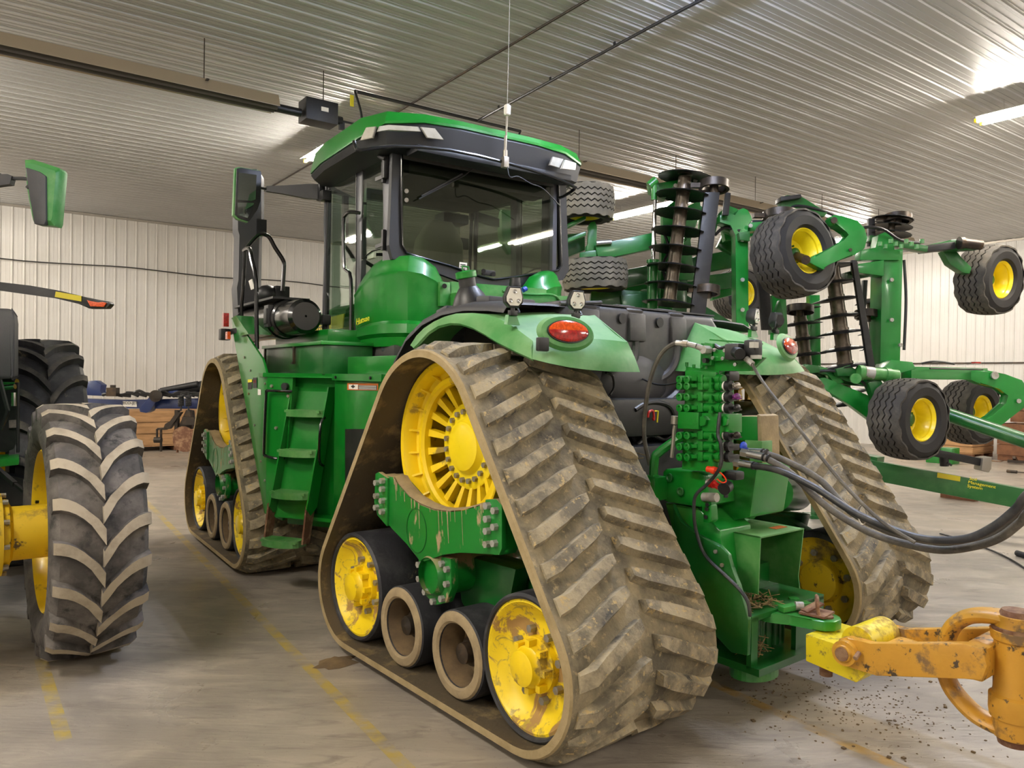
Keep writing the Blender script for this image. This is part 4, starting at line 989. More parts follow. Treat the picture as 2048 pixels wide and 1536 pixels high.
# grey inner hood over the wheel, with ribs
def hoodgrey(mi):
    arc = [(1.30,1.45),(1.24,1.72),(1.13,1.93),(.98,2.08),(.78,2.18),(.55,2.235),(.30,2.25),(.05,2.235),(-.10,2.215)]
    us = [.50,.52,.60,.85,1.35]; dz = [-.03,.0,.025,.035,.035]
    g = G(); g.grid([[mi(V(u,v,w_+d)) for v,w_ in arc] for u,d in zip(us,dz)], thick=(0,-.01,-.012))
    o = part(g, 'inner_hood', 'plastic_grey', RF, angle=40)
    g = G()
    for k in range(5):
        t = 2.2+k*.95; i = int(t); q = t-i; a, b = arc[i], arc[min(i+1,8)]; v0, w0 = a[0]+(b[0]-a[0])*q, a[1]+(b[1]-a[1])*q
        i2 = min(int(t+.55), 7); q2 = t+.55-i2; a, b = arc[i2], arc[i2+1]; v1, w1 = a[0]+(b[0]-a[0])*q2, a[1]+(b[1]-a[1])*q2
        g.hexa([mi(V(u,v,w_+d)) for d in (.0,.06) for v,w_ in ((v0,w0),(v1,w1)) for u in (.60,.98)], bev=.015)
    sub(g, 'hood_rib', 'plastic_grey', o)
    return o
hg = hoodgrey(idm); hoodgrey(mir)
# fuel tank between the fenders
g = G(); V1 = -.12
TK = [(.93,2.20),(1.0,2.27),(2.46,2.27),(2.53,2.20),(2.55,1.95),(2.45,1.70),(2.25,1.56),(1.95,1.48),(1.65,1.49),(1.35,1.58),(1.1,1.75),(.95,1.95)]
g.prism([V(u,V1,w_) for u,w_ in TK], (0,1.05,0), bev=.045, seg=3); tank = part(g, 'fuel_tank', 'tank_grey', RF, angle=50)
g = G()
for x0 in (1.18,1.62,2.05):
    pts = []
    for v_, w_ in ((.80,2.27),(.3,2.275),(-.02,2.28),(-.115,2.24),(-.125,2.05)): pts.append(V(x0+.0,v_,w_))
    for a, b in zip(pts, pts[1:]): g.bar(a, b, .16, .05, up=(0,-.4,1), bev=.018)
    g.tube([V(x0+.0,-.11,2.1), V(x0-.01,-.12,1.95), V(x0-.10,-.12,1.84), V(x0-.25,-.12,1.78)], .03, smooth=4)
sub(g, 'tank_rib', 'tank_grey', tank)
g = G(); g.tube([V(1.02,-.11,1.86), V(1.2,-.14,1.70), V(1.45,-.15,1.62), V(1.75,-.15,1.60), V(2.0,-.14,1.68), V(2.2,-.12,1.86), V(2.28,-.11,2.1)], .035, smooth=5)
g.sphere((1.62,-.05,1.78), .30, 20, (1.35,.42,.72)); sub(g, 'tank_bulge', 'tank_grey', tank)
g = G()
for x, y in ((1243,637),(1318,645)): c = T(x,y,-.125); g.cyl(c, c+V(0,-.012,0), .035, n=18)
sub(g, 'tank_recess', 'decal_black', tank, each=True)
g = G(); g.grid([[V(1.30,-.10,2.285),V(2.5,-.10,2.285)],[V(1.30,.7,2.285),V(2.5,.7,2.285)]], thick=(0,0,-.01)); g.tube([(.95,-.1,2.26),(1.3,-.11,2.29)], .012); sub(g, 'tank_top', 'plastic_grey', tank)
# filler neck
fc_ = T(934,562,.42); fb = T(941,606,.42)
g = G(); ax_ = (fc_-fb).normalized(); g.lathe([(-.05,.125),(.0,.118),(.05,.095),(.10,.062),(.105,.056),(.17,.054),(.175,.06),(.185,.06)], fb, ax_, 28); fn = part(g, 'filler_neck', 'black', RF)
L_ = (fc_-fb).length
g = G(); g.lathe([(.16,.064),(.165,.068),(.20,.068),(.205,.06),(.21,.001)], fb, ax_, 24); g.tube([fb+ax_*.205+V(-.02,0,0), fb+ax_*.235+V(-.02,0,.0), fb+ax_*.235+V(.03,0,0), fb+ax_*.215+V(.03,0,0)], .006, n=5); sub(g, 'filler_cap', 'green', fn)
# cross member behind the cab (green rail, breather, blue plug)
g = G()
g.prism([Vv(x,y,-2.45) for x,y in ((880,563),(900,565),(903,612),(880,612))], (0,.05,0), bev=.004)
g.bar(Vv(900,578,-2.42), Vv(1090,592,-2.42), .04, .12); g.bar(Vv(895,600,-2.40), Vv(1120,606,-2.40), .3, .10)
g.tube([Vv(1005,583,-2.60), Vv(1060,589,-2.60), Vv(1105,590,-2.60), Vv(1118,600,-2.55)], .012, smooth=3)
part(g, 'rear_cross_rail', 'green_dusty')
g = G(); g.cyl(Vv(1030,585,-2.7), Vv(1030,556,-2.7), .045, n=18); g.cyl(Vv(1030,572,-2.7), Vv(1030,566,-2.7), .05, n=18); g.cyl(Vv(889,572,-2.46), Vv(889,572,-2.49), .02, n=14); part(g, 'breather', 'black', each=True)
g = G(); g.cyl(Vv(1052,577,-2.6), Vv(1046,580,-2.6), .022, n=14); part(g, 'hose_plug', 'blue_plastic')
# rear chassis
g = G(); g.box((TU,.9,1.0),(.8,2.4,.75), bev=.04); g.box((TU,1.3,.75),(.95,1.2,.5), bev=.03); g.cyl((TU,2.0,.55),(TU,2.0,1.45), .20, n=24); g.box((TU,.3,1.55),(1.5,1.1,.25), bev=.03); part(g, 'rear_chassis', 'black', RF)
g = G(); g.cyl((.9,0,1.40),(1.35,0,1.40), .22, n=28); g.cyl((2.10,0,1.40),(2.56,0,1.40), .20, n=28)
g.lathe([(0,.28),(.03,.28),(.04,.22),(.30,.20),(.34,.26),(.40,.26)], (2.05,-.05,1.36), (1,0,0), 32); ax2 = part(g, 'rear_axle', 'green_muddy', RF)
g = G(); g.lathe([(0,.215),(.12,.21)], (2.34,-.05,1.36), (1,0,0), 28); sub(g, 'axle_mud', 'rim_dust', ax2)
g = G(); g.prism([S(x,y,2.05) for x,y in ((1462,832),(1514,832),(1516,884),(1466,880))], (.22,0,0), bev=.012); ab = part(g, 'axle_bracket', 'green_muddy', RF)
g = G(); g.prism([S(x,y,2.04) for x,y in ((1488,880),(1524,882),(1524,925),(1500,925))], (.12,0,0), bev=.01); part(g, 'axle_bracket', 'green_dusty', RF)
g = G(); g.prism([S(x,y,2.05) for x,y in ((1514,828),(1522,832),(1526,960),(1517,960))], (.2,0,0), bev=.006); sub(g, 'axle_mud', 'rim_dust', ab)
g = G(); g.prism([T(x,y,-.72) for x,y in ((1512,962),(1527,955),(1536,960),(1527,1022),(1519,1030),(1511,1024))], (0,.18,0), bev=.008); g.prism([T(x,y,-.66) for x,y in ((1500,965),(1515,960),(1515,1030),(1500,1045))], (0,.2,0)); g.cyl(T(1548,985,-.65), T(1590,985,-.55), .13, n=24); lb_ = part(g, 'lift_arm_bracket', 'green', RF)
g = G()
for x, y in ((1526,975),(1523,995),(1520,1015)): c = T(x,y,-.725); g.cyl(c, c+V(0,-.006,0), .018, n=12)
sub(g, 'pin_hole', 'decal_black', lb_, each=True)
g = G(); g.prism([S(x,y,1.62) for x,y in ((1435,965),(1480,935),(1515,930),(1520,900),(1500,890),(1455,905)[:2],(1430,1040))], (.38,0,0)) if False else g.prism([S(x,y,1.62) for x,y in ((1432,1040),(1428,985),(1470,948),(1478,930),(1515,930),(1500,1035),(1470,1040))], (.36,0,0), bev=.02); part(g, 'drop_box', 'green', RF)
# main rear casting and side plates
g = G()
g.prism([S(x,y,1.38) for x,y in ((1325,943),(1332,937),(1395,944),(1415,950),(1420,1010),(1400,1015),(1335,1005),(1325,1000))], (.30,0,0), bev=.015)
g.prism([S(x,y,1.42) for x,y in ((1330,1005),(1395,1015),(1420,1040),(1440,1060),(1450,1150),(1420,1180),(1350,1080))], (.30,0,0), bev=.01)
hb = part(g, 'hydraulic_housing', 'green', RF)
g = G()
for x, y in ((1339,955),(1361,983)): c = S(x,y,1.372); g.lathe([(0,.026),(.006,.026),(.008,.018),(.002,.012),(.002,.001)], c, (-1,0,0), 18)
sub(g, 'port_plug', 'green_dark', hb, each=True)
g = G(); g.cyl(S(1415,966,1.36), S(1428,966,1.36), .022, n=14); g.cyl(S(1407,994,1.36), S(1434,995,1.36), .026, n=18); sub(g, 'hydraulic_coupler', 'steel', hb, each=True)
g = G(); g.prism([S(x,y,1.34) for x,y in ((1406,1012),(1422,1010),(1424,1042),(1418,1047),(1406,1045))], (.06,0,0), bev=.008); g.prism([S(x,y,1.36) for x,y in ((1404,998),(1422,998),(1424,1026),(1404,1026))], (.05,0,0), bev=.005); lb2 = sub(g, 'lug_plate', 'green', hb)
g = G()
for x, y in ((1412,1034),(1415,1009),(1414,1018)): c = S(x,y,1.335); g.cyl(c, c+V(-.006,0,0), .012, n=12)
sub(g, 'pin_hole', 'decal_black', hb, each=True)
sp = [(1345,1008),(1360,1045),(1392,1070),(1440,1092),(1457,1110),(1461,1135),(1477,1170),(1488,1210),(1497,1240),(1495,1312),(1462,1305),(1420,1260),(1380,1180),(1350,1100)]
g = G(); g.prism([S(x,y,1.33) for x,y in sp], (.03,0,0), bev=.006); sd = part(g, 'drawbar_side_plate', 'green_dark', RF)
g = G()
for x, y in ((1432,1103),(1445,1130)): g.bolt(S(x,y,1.33), (-1,0,0), .012, .01)
sub(g, 'plate_bolt', 'bolt', sd, each=True)
g = G(); e_ = S(1497,1240,1.33); z1 = e_.z; 
g.hexa([V(u,v,w_) for w_ in (z1-.02,z1+.01) for v in (e_.y+.0,e_.y+.5) for u in (1.36,2.10)])
g.hexa([V(u,v,w_) for w_ in (z1-.30,z1-.26) for v in (e_.y-.05,e_.y+.5) for u in (1.36,2.10)])
g.hexa([V(u,v,w_) for w_ in (z1-.28,z1) for v in (e_.y,e_.y+.03) for u in (1.36,1.42)]); g.hexa([V(u,v,w_) for w_ in (z1-.28,z1) for v in (e_.y,e_.y+.03) for u in (1.80,2.10)])
g.hexa([V(u,v,w_) for w_ in (z1+.0,z1+.16) for v in (e_.y+.3,e_.y+.5) for u in (1.36,2.10)])
part(g, 'drawbar_cage', 'green_dark', RF)
g = G(); rnd = random.Random(3)
for k in range(150):
    c = V(1.42+rnd.random()*.32, e_.y+.04+rnd.random()*.2, z1+.012+rnd.random()*.035) if k < 95 else V(1.43+rnd.random()*.16, e_.y+.04+rnd.random()*.1, z1-.25+rnd.random()*.10)
    d = V(rnd.uniform(-1,1),rnd.uniform(-1,1),rnd.uniform(-.35,.35)).normalized()*rnd.uniform(.02,.06); g.bar(c-d, c+d, .006, .003)
st_ = part(g, 'straw_debris', 'straw', RF, smooth=False); st_['kind'] = 'stuff'
g = G()
for k in range(170):
    c = V(1.02+rnd.random()*.36, -.35+rnd.random()*.5, 1.28+rnd.random()*.07); d = V(rnd.uniform(-1,1),rnd.uniform(-1,1),rnd.uniform(-.3,.3)).normalized()*rnd.uniform(.03,.10); g.bar(c-d, c+d, .007, .004)
st2 = part(g, 'straw_debris', 'straw', RF, smooth=False); st2['kind'] = 'stuff'
# PTO shield
UA, UB = 1.545, 2.00; VA, VB = -1.14, -.62; WT, WB = .925, .60
tl_, tr_ = V(UA,VA,WT), V(UB,VA,WT)
g = G(); g.hexa([V(u,v,w_) for w_ in (WT-.008,WT) for v in (VB-.0,VA) for u in (UA,UB)])
g.prism([V(UA,VA,WT),V(UA,VA+.01,WB),V(UA,VB-.1,WB-.0),V(UA,VB,WT+.0)], (.008,0,0)); g.prism([V(UB,VA,WT),V(UB,VA+.03,WB+.03),V(UB,VA+.02,.56),V(UB,VB,.56),V(UB,VB,WT)], (-.008,0,0))
g.box(((UA+UB)/2,VB+.02,(WT+.5)/2),(UB-UA,.03,WT-.5)); pto = part(g, 'pto_shield', 'green_dusty', RF, smooth=False)
g = G(); g.cyl(((UA+UB)/2-.02,VB,.76),((UA+UB)/2-.02,VB-.24,.76), .028, n=16); g.cyl(((UA+UB)/2+.06,VB,.775),((UA+UB)/2+.06,VB-.12,.775), .012); sub(g, 'pto_shaft', 'rust', pto)
g = G(); c = V(UB-.12,VA+.10,WT+.002); g.box(c,(.12,.05,.002)); sub(g, 'shield_decal', 'decal_orange', pto)
# drawbar: clevis plates, pin
VP = -1.44; WTp = .515
def clev(w0, v0, h, ring=False):
    O_ = [(-.17,.22),(-.17,.0),(-.16,-.05),(-.10,-.12),(-.085,-.24),(-.07,-.30),(-.03,-.335),(.03,-.335),(.07,-.30),(.085,-.24),(.10,-.12),(.16,-.05),(.17,.0),(.17,.22)]
    return [V(TU+u*1.18, VP+.27+v, w0) for u, v in O_]
g = G(); g.prism(clev(WTp-.055,0,0), (0,0,.055), bev=.012); cl = part(g, 'drawbar_clevis', 'green', RF)
g = G()
for u, v in ((-.12,.10),(-.06,-.0),(.04,.13),(.12,.0),(-.02,.2)): g.cyl((TU+u,VP+.27+v,WTp),(TU+u,VP+.27+v,WTp+.025), .032, n=6)
g.bar((TU-.13,VP+.20,WTp+.02),(TU+.06,VP+.14,WTp+.03), .05,.03, bev=.004); sub(g, 'clevis_bolt', 'green', cl, each=True)
g = G(); g.cyl((TU-.05,VP+.16,WTp+.035),(TU-.02,VP+.13,WTp+.035), .024, n=16); sub(g, 'latch_bolt', 'steel', cl)
g = G(); g.box((TU,VP+.06,WTp+.012),(.15,.14,.012), R=Matrix.Rotation(.15,3,'Z')); g.tube([(TU-.05,VP+.02,WTp+.015),(TU-.05,VP+.03,WTp+.07),(TU-.03,VP+.04,WTp+.095),(TU+.03,VP+.08,WTp+.095),(TU+.05,VP+.09,WTp+.07),(TU+.05,VP+.10,WTp+.015)], .010, smooth=3); g.bar((TU-.06,VP+.10,WTp+.02),(TU+.04,VP+.06,WTp+.06), .06,.01); sub(g, 'pin_keeper', 'rust', cl)
g = G(); g.cyl((TU,VP,.20),(TU,VP,WTp+.01), .034, n=20); part(g, 'drawbar_pin', 'rust', RF)
g = G()
for u in (-.13,-.08,-.01,.07,.12): g.cyl((TU+u,VP+.36,.16),(TU+u,VP+.36,WTp-.03), .028, n=14)
g.box((TU,VP+.48,.35),(.26,.22,.26), bev=.02); g.box((TU,.0,.42),(.16,2.0,.09), bev=.01); part(g, 'drawbar_support', 'green_dark', RF)
g = G(); n = 30; O1 = [(-.12+.16*math.cos(2*PI*k/n), VP+.36+.12*math.sin(2*PI*k/n)) for k in range(n)]
I1 = [(-.12+.105*math.cos(2*PI*k/n), VP+.36+.075*math.sin(2*PI*k/n)) for k in range(n)]
for k in range(n):
    j = (k+1) % n; p = lambda a, w_: V(TU-.06+a[0], a[1]-.03, w_)
    for q in ((O1[k],O1[j],.19,.26,0),(I1[k],I1[j],.19,.26,0)): g.face([g.bm.verts.new(x) for x in (p(q[0],.15),p(q[1],.15),p(q[1],.21),p(q[0],.21))])
    g.face([g.bm.verts.new(x) for x in (p(O1[k],.21),p(O1[j],.21),p(I1[j],.21),p(I1[k],.21))]); g.face([g.bm.verts.new(x) for x in (p(O1[k],.15),p(O1[j],.15),p(I1[j],.15),p(I1[k],.15))])
part(g, 'safety_chain_loop', 'green_dusty', RF)
# ---- remote valve stack: body left, couplers pointing to the rear
US = 1.30
def SS(x, y, o=0.): return S(x, y, US+o)
g = G(); g.prism([SS(x,y) for x,y in ((1372,733),(1438,742),(1436,945),(1364,938))], (.14,0,0)); vs = part(g, 'valve_stack', 'green', RF)
rowsY = [(758,1),(771,1),(793,1),(815,1),(870,1),(892,1),(913,1)]
for k, (y, _) in enumerate(rowsY):
    g = G()
    g.prism([SS(x,yy,-.03) for x,yy in ((1395,y-9),(1405,y-9),(1405,y+9),(1395,y+9))], (.1,0,0), bev=.004)
    g.cyl(SS(1400,y,-.0), SS(1448,y+1,-.0), .026, n=12); g.cyl(SS(1436,y+1), SS(1444,y+1), .031, n=12)
    for x in (1362,1377): c = SS(x,y+1,-.03); g.lathe([(-.03,.022),(.018,.022),(.02,.014),(.01,.008),(.01,.001)], c, (-1,0,0), 14)
    g.bar(SS(1377,y,-.02), SS(1396,y,-.02), .02, .02)
    g.bar(SS(1422,y-3,-.04), SS(1422,y+10,-.04), .014, .014); g.bar(SS(1418,y+9,-.04), SS(1426,y+9,-.04), .012, .012)
    sub(g, 'valve_section', 'green', vs)
    if k in (0,): continue
    g = G(); g.cyl(SS(1449,y+1), SS(1453,y+1), .026, n=14); sub(g, 'coupler_collar', 'white' if k in (1,2,3,4) else 'steel', vs)
    g = G(); g.cyl(SS(1453,y+1), SS(1462,y+1), .03, n=14); g.box(SS(1461,y+2,.03), (.10,.05,.035), bev=.006); sub(g, 'coupler_socket', 'black', vs)
    mt = {1:'zinc', 2:'purple', 3:'black', 4:'steel_dark', 5:'blue_plastic', 6:'green'}[k]
    g = G()
    for dx in ((1463,1474) if k < 5 else ((1460,) if k == 6 else (1460,1487))):
        c = SS(dx,y,.02); g.sphere(c, .026, 10, (1.1,.55,.95 if k >= 5 else .75))
    if k < 5: g.bar(SS(1458,y+4,.02), SS(1482,y+4,.02), .02, .008)
    sub(g, 'dust_cap', mt, vs)
g = G(); g.prism([SS(x,y,-.05) for x,y in ((1356,823),(1397,825),(1397,859),(1355,857))], (.06,0,0), bev=.004); g.prism([SS(x,y,-.02) for x,y in ((1397,825),(1458,828),(1458,866),(1397,862))], (.12,0,0), bev=.004)
for x in (1408,1450): c = SS(x,842,-.02); g.cyl(c, c+V(-.02,0,0), .030, n=6)
sub(g, 'end_block', 'green', vs)
g = G()
for x, y, h in ((1374,733,14),(1388,735,10),(1404,736,14),(1412,738,9)): g.cyl(SS(x,y), SS(x,y-h*.6), .010, n=10)
g.prism([SS(x,y,-.02) for x,y in ((1370,740),(1432,744),(1432,757),(1370,756))], (.1,0,0), bev=.004); sub(g, 'stack_top', 'green', vs)
# upper bracket and manifold
g = G(); g.prism([SS(x,y) for x,y in ((1402,686),(1426,688),(1425,700),(1495,708),(1528,715),(1500,742),(1400,742))], (.03,0,0), bev=.003)
g.prism([SS(x,y,.03) for x,y in ((1419,678),(1492,684),(1492,687),(1419,681))], (.16,0,0)); g.prism([SS(x,y,-.03) for x,y in ((1409,685),(1425,687),(1422,731),(1402,731))], (.03,0,0), bev=.003)
g.prism([SS(x,y,-.03) for x,y in ((1427,699),(1460,700),(1458,722),(1424,722))], (.04,0,0), bev=.005); mb = part(g, 'manifold_bracket', 'green', RF)
g = G()
for x, y in ((1431,700),(1451,701),(1427,716),(1447,717),(1472,729)): g.bolt(SS(x,y,-.035), (-1,0,0), .011, .012)
sub(g, 'manifold_bolt', 'steel_bright', mb, each=True)
g = G(); c = SS(1417,700,-.035); g.cyl(c+V(.02,0,0), c+V(-.05,-.0,0), .024, n=6); g.cyl(SS(1392,692,-.10), c+V(-.02,0,0), .016, n=12); sub(g, 'hose_fitting', 'steel', mb)
g = G(); c = SS(1408,721,-.065); g.cyl(c, c+V(.03,0,0), .014, n=14); sub(g, 'pin_hole', 'decal_black', mb)
g = G(); g.box(SS(1472,704,-.03), (.09,.09,.09), bev=.015); g.cyl(SS(1472,704,-.06), SS(1480,708,-.10), .03, n=14); g.box(SS(1506,698,.0), (.07,.08,.10), bev=.02); g.tube([SS(1430,690), SS(1442,697), SS(1462,692), SS(1480,700), SS(1500,690)], .012, smooth=4); g.box(SS(1452,752,.1),(.1,.12,.06), bev=.02); sub(g, 'control_valve', 'black', mb)
g = G(); g.cyl(SS(1492,717,-.04), SS(1505,728,-.04), .016, n=10); g.box(SS(1512,714,-.02),(.03,.05,.02)); g.box(SS(1508,690,-.05),(.04,.03,.03)); sub(g, 'valve_fitting', 'steel', mb, each=True)
g = G(); g.tube([SS(1504,728,-.04), S(1530,770,1.20), S(1600,860,1.10), S(1680,960,1.05), S(1760,1040,1.0), S(1830,1085,1.0)], .008, smooth=5); part(g, 'control_cable', 'hose', RF)
g = G(); p = SS(1392,692,-.10); g.tube([p, SS(1375,688,-.12), SS(1350,687,-.14), SS(1325,705,-.14), SS(1305,745,-.12), SS(1293,800,-.10), SS(1288,870,-.05), SS(1300,930,.0)], .013, smooth=5); h1 = part(g, 'hydraulic_line', 'hose', RF)
g = G(); g.tube([p, SS(1375,688,-.12), SS(1352,686,-.14)], .015, smooth=3); g.cyl(SS(1375,688,-.12), SS(1365,687,-.13), .02, n=8); sub(g, 'line_ferrule', 'steel', h1)
g = G(); g.tube([SS(1262,745,.4), SS(1300,765,.3), SS(1330,770,.2), SS(1368,762,.0)], .006, smooth=4); part(g, 'sensor_cable', 'black', RF)
g = G(); g.tube([SS(1440,825,-.05), SS(1437,850,-.06), SS(1436,870,-.06), SS(1441,885,-.06), SS(1443,905,-.05), SS(1440,935,-.05), S(1418,965,1.28), S(1392,990,1.26), S(1388,1020,1.27), S(1392,1060,1.29), S(1410,1110,1.30), S(1450,1150,1.30), S(1480,1180,1.30), S(1496,1205,1.31), S(1500,1232,1.33)], .010, smooth=5); part(g, 'hydraulic_line', 'hose_black', RF)
g = G(); g.cyl(SS(1415,938,-.02), SS(1425,940,-.02), .018, n=12); g.cyl(SS(1425,940,-.02), SS(1432,942,-.02), .022, n=12); g.tube([SS(1428,940,-.03), SS(1440,945,-.04), SS(1450,955,-.05), SS(1452,963,-.05), SS(1444,965,-.05), SS(1434,958,-.04)], .004, n=5, smooth=4); part(g, 'coupler_cap', 'orange_cap', RF)
g = G(); g.cyl(SS(1420,966,.03), SS(1428,968,.03), .026, n=14); g.cyl(SS(1428,968,.03), SS(1438,974,.03), .018, n=10); part(g, 'coupler_cap', 'red_cap', RF)
g = G(); g.cyl(SS(1455,972,.05), SS(1448,978,.0), .035, n=16); g.cyl(SS(1452,985,.02), SS(1452,995,.02), .012, n=8); g.box(SS(1466,950,.1),(.08,.10,.05), bev=.015); part(g, 'coupler_cap', 'black', RF)
g = G(); g.tube([S(1306,985,1.30), S(1309,920,1.30), S(1318,905,1.32), S(1345,885,1.38), S(1380,865,1.42)], .026, smooth=4); g.cyl(S(1306,960,1.30), S(1305,950,1.30), .04, n=6); g.box(S(1307,975,1.32),(.12,.12,.14), bev=.01); part(g, 'steel_pipe', 'green', RF)
g = G(); g.tube([S(1343,915,1.27), S(1346,890,1.27), S(1348,860,1.27), S(1350,850,1.27)], .011); g.cyl(S(1349,848,1.27), S(1350,832,1.27), .022, n=10); part(g, 'brake_line', 'zinc', RF)
g = G(); g.box(T(1310,832,-.2),(.14,.05,.2), bev=.02); g.tube([T(x,y,-.25) for x,y in ((1270,820),(1290,808),(1315,805),(1340,815),(1350,850),(1345,900))], .016, smooth=4)
g.tube([T(x,y,-.2) for x,y in ((1275,890),(1300,870),(1330,880),(1352,860))], .014, smooth=4); g.tube([T(x,y,-.1) for x,y in ((1262,870),(1280,900),(1310,900),(1340,930))], .02, smooth=4); g.tube([T(x,y,-.3) for x,y in ((1212,745),(1225,752),(1228,775),(1220,790))], .008, smooth=4)
jb = part(g, 'wiring_loom', 'black', RF, each=True)[0]
g = G(); g.tube([T(x,y,-.28) for x,y in ((1296,835),(1298,824),(1306,822),(1308,840),(1306,836))], .008, smooth=3); sub(g, 'terminal_cap', 'red_cap', jb)
g = G(); g.tube([T(x,y,-.28) for x,y in ((1309,822),(1316,822),(1314,845))], .006); sub(g, 'terminal_wire', 'decal_yellow', jb)
g = G(); g.prism([V(.98,-.02,1.0),V(1.0,-.02,1.75),V(1.4,-.02,1.60),V(1.9,-.02,1.52),V(2.4,-.02,1.6),V(2.4,-.02,1.0)], (0,.3,0)); part(g, 'mud_shield', 'black', RF)
# ================================================================ towed implement's swivel hitch
hi = thing('implement_hitch', RF @ V(TU,VP,0), 'worn yellow clevis hitch with a vertical swivel sleeve pinned to the green drawbar', 'hitch', rz=math.radians(3))
def ph(g, name, mat, par=None, **k): return g.build(name, mat, par or hi, RF, **k)
UH0, UH1 = 1.555, 1.90
g = G(); blk = [(1608,1266),(1614,1262),(1700,1290),(1712,1366),(1705,1364),(1612,1322)]
q = [S(x,y,UH0) for x,y in ((1611,1268),(1697,1296),(1742,1340),(1712,1366),(1611,1322))]
g.prism(q, (UH1-UH0,0,0), bev=.008); hb2 = ph(g, 'pin_block', 'yellow_new')
q0 = S(1697,1300,UH0); za = q0.z
VA0, VA1 = S(1697,1303,UH0-.02).y, S(1965,1330,UH0-.03).y
a0 = V(UH0-.03, VA0, za); a1 = V(UH0-.03, VA1, S(1965,1330,UH0-.03).z)
g = G()
for uu in (UH0-.035, UH1-.02):
    P = [(VA0+.06, za+.0),(VA0+.045,za+.055),(VA0,za+.075),(VA0-.05,za+.065),(VA0-.12,za+.075),(VA1+.08,a1.z+.075),(VA1,a1.z+.07),(VA1-.02,a1.z),(VA1,a1.z-.07),(VA1+.08,a1.z-.085),(VA0-.15,za-.075),(VA0,za-.075),(VA0+.045,za-.055)]
    g.prism([V(uu,v,w_) for v,w_ in P], (.055,0,0), bev=.008)
g.hexa([V(u,v,w_) for w_ in (a1.z-.08,a1.z+.06) for v in (VA1-.0,VA1+.10) for u in (UH0-.03,UH1+.03)], bev=.012)
arm_ = ph(g, 'clevis_arm', 'yellow_old')
g = G(); g.lathe([(0,.062),(.035,.062),(.035,.045),(.05,.04),(.05,.001)], V(UH0-.035,VA0,za), (-1,0,0), 28); sub(g, 'pivot_boss', 'yellow_old', arm_)
g = G(); g.cyl(V(UH0-.083,VA0,za), V(UH0-.092,VA0,za), .034, n=20); g.cyl(V(UH0-.05,VA0-.07,za+.02), V(UH0-.09,VA0-.07,za+.0), .012, n=8); sub(g, 'pivot_pin', 'rust', arm_)
g = G(); g.cyl(V(UH0+.03,VA0-.02,za+.035), V(UH1-.03,VA0-.02,za+.035), .085, n=32); ph(g, 'pivot_tube', 'yellow_new')
g = G(); g.box((TU,VA0-.16,za+.0),(.24,.10,.10), bev=.02); g.box((TU-.04,VA0-.28,za+.01),(.12,.12,.08), bev=.02); ph(g, 'cross_block', 'yellow_old')
SV = -2.345; zt, zb = S(2015,1225,TU).z, S(2015,1470,TU).z; zm = (zt+zb)/2
cv = V(TU, SV, 0)
g = G(); H_ = zt-zb
g.lathe([(0,.06),(.005,.085),(.02,.09),(H_*.16,.088),(H_*.165,.10),(H_*.22,.105),(H_*.34,.105),(H_*.36,.09),(H_*.40,.088),(H_*.78,.088),(H_*.80,.10),(H_*.87,.105),(H_*.875,.09),(H_*.93,.085),(H_*.99,.08),(H_,.06)], V(TU,SV,zb), (0,0,1), 40)
sl = ph(g, 'swivel_sleeve', 'yellow_old')
g = G(); g.cyl(V(TU,SV,zt-.01), V(TU,SV,zt+.02), .075, .06, n=28); g.cyl(V(TU,SV,zb-.03), V(TU,SV,zb+.01), .065, .075, n=28); g.cyl(V(TU,SV,zt-H_*.20), V(TU,SV,zt-H_*.10), .099, n=28); sub(g, 'sleeve_cap', 'rust', sl, each=True)
g = G(); yk = []
R1 = (VA1+.12) - SV
pts = [V(TU,SV-.0,zt-.03), V(TU,SV+.10,zt-.03), V(TU,SV+.20,zt-.06), V(TU,SV+.27,zt-.13), V(TU,SV+.30,zm+.04), V(TU,SV+.30,zm-.06), V(TU,SV+.26,zb+.13), V(TU,SV+.17,zb+.055), V(TU,SV+.08,zb+.03), V(TU,SV,zb+.03)]
P = catmull(pts, 5); rings = []
for i, p in enumerate(P):
    d = (P[min(i+1,len(P)-1)]-P[max(i-1,0)]).normalized(); x = V(1,0,0); y = d.cross(x).normalized(); q = i/(len(P)-1); ww = .075 - .018*math.sin(PI*q); hh = .036
    rings.append([p + x*ww*math.cos(2*PI*k/16)*1.0 + y*hh*math.sin(2*PI*k/16) for k in range(16)])
g.loft(rings); ph(g, 'yoke', 'yellow_old')
g = G(); g.hexa([V(u,v,w_) for w_ in (zm-.10,zm+.14) for v in (-4.6,SV-.11) for u in (TU-.10,TU+.10)], bev=.02); ph(g, 'tongue_beam', 'yellow_old')
g = G(); g.box((TU,-4.0,zm+.45),(.16,.12,.7), bev=.01); ph(g, 'hose_post', 'yellow_old')
g = G(); g.cyl((TU,-4.3,.03),(TU,-4.3,zm), .05, n=16); g.cyl((TU,-4.3,0),(TU,-4.3,.03), .12, n=20); ph(g, 'support_jack', 'steel_dark')
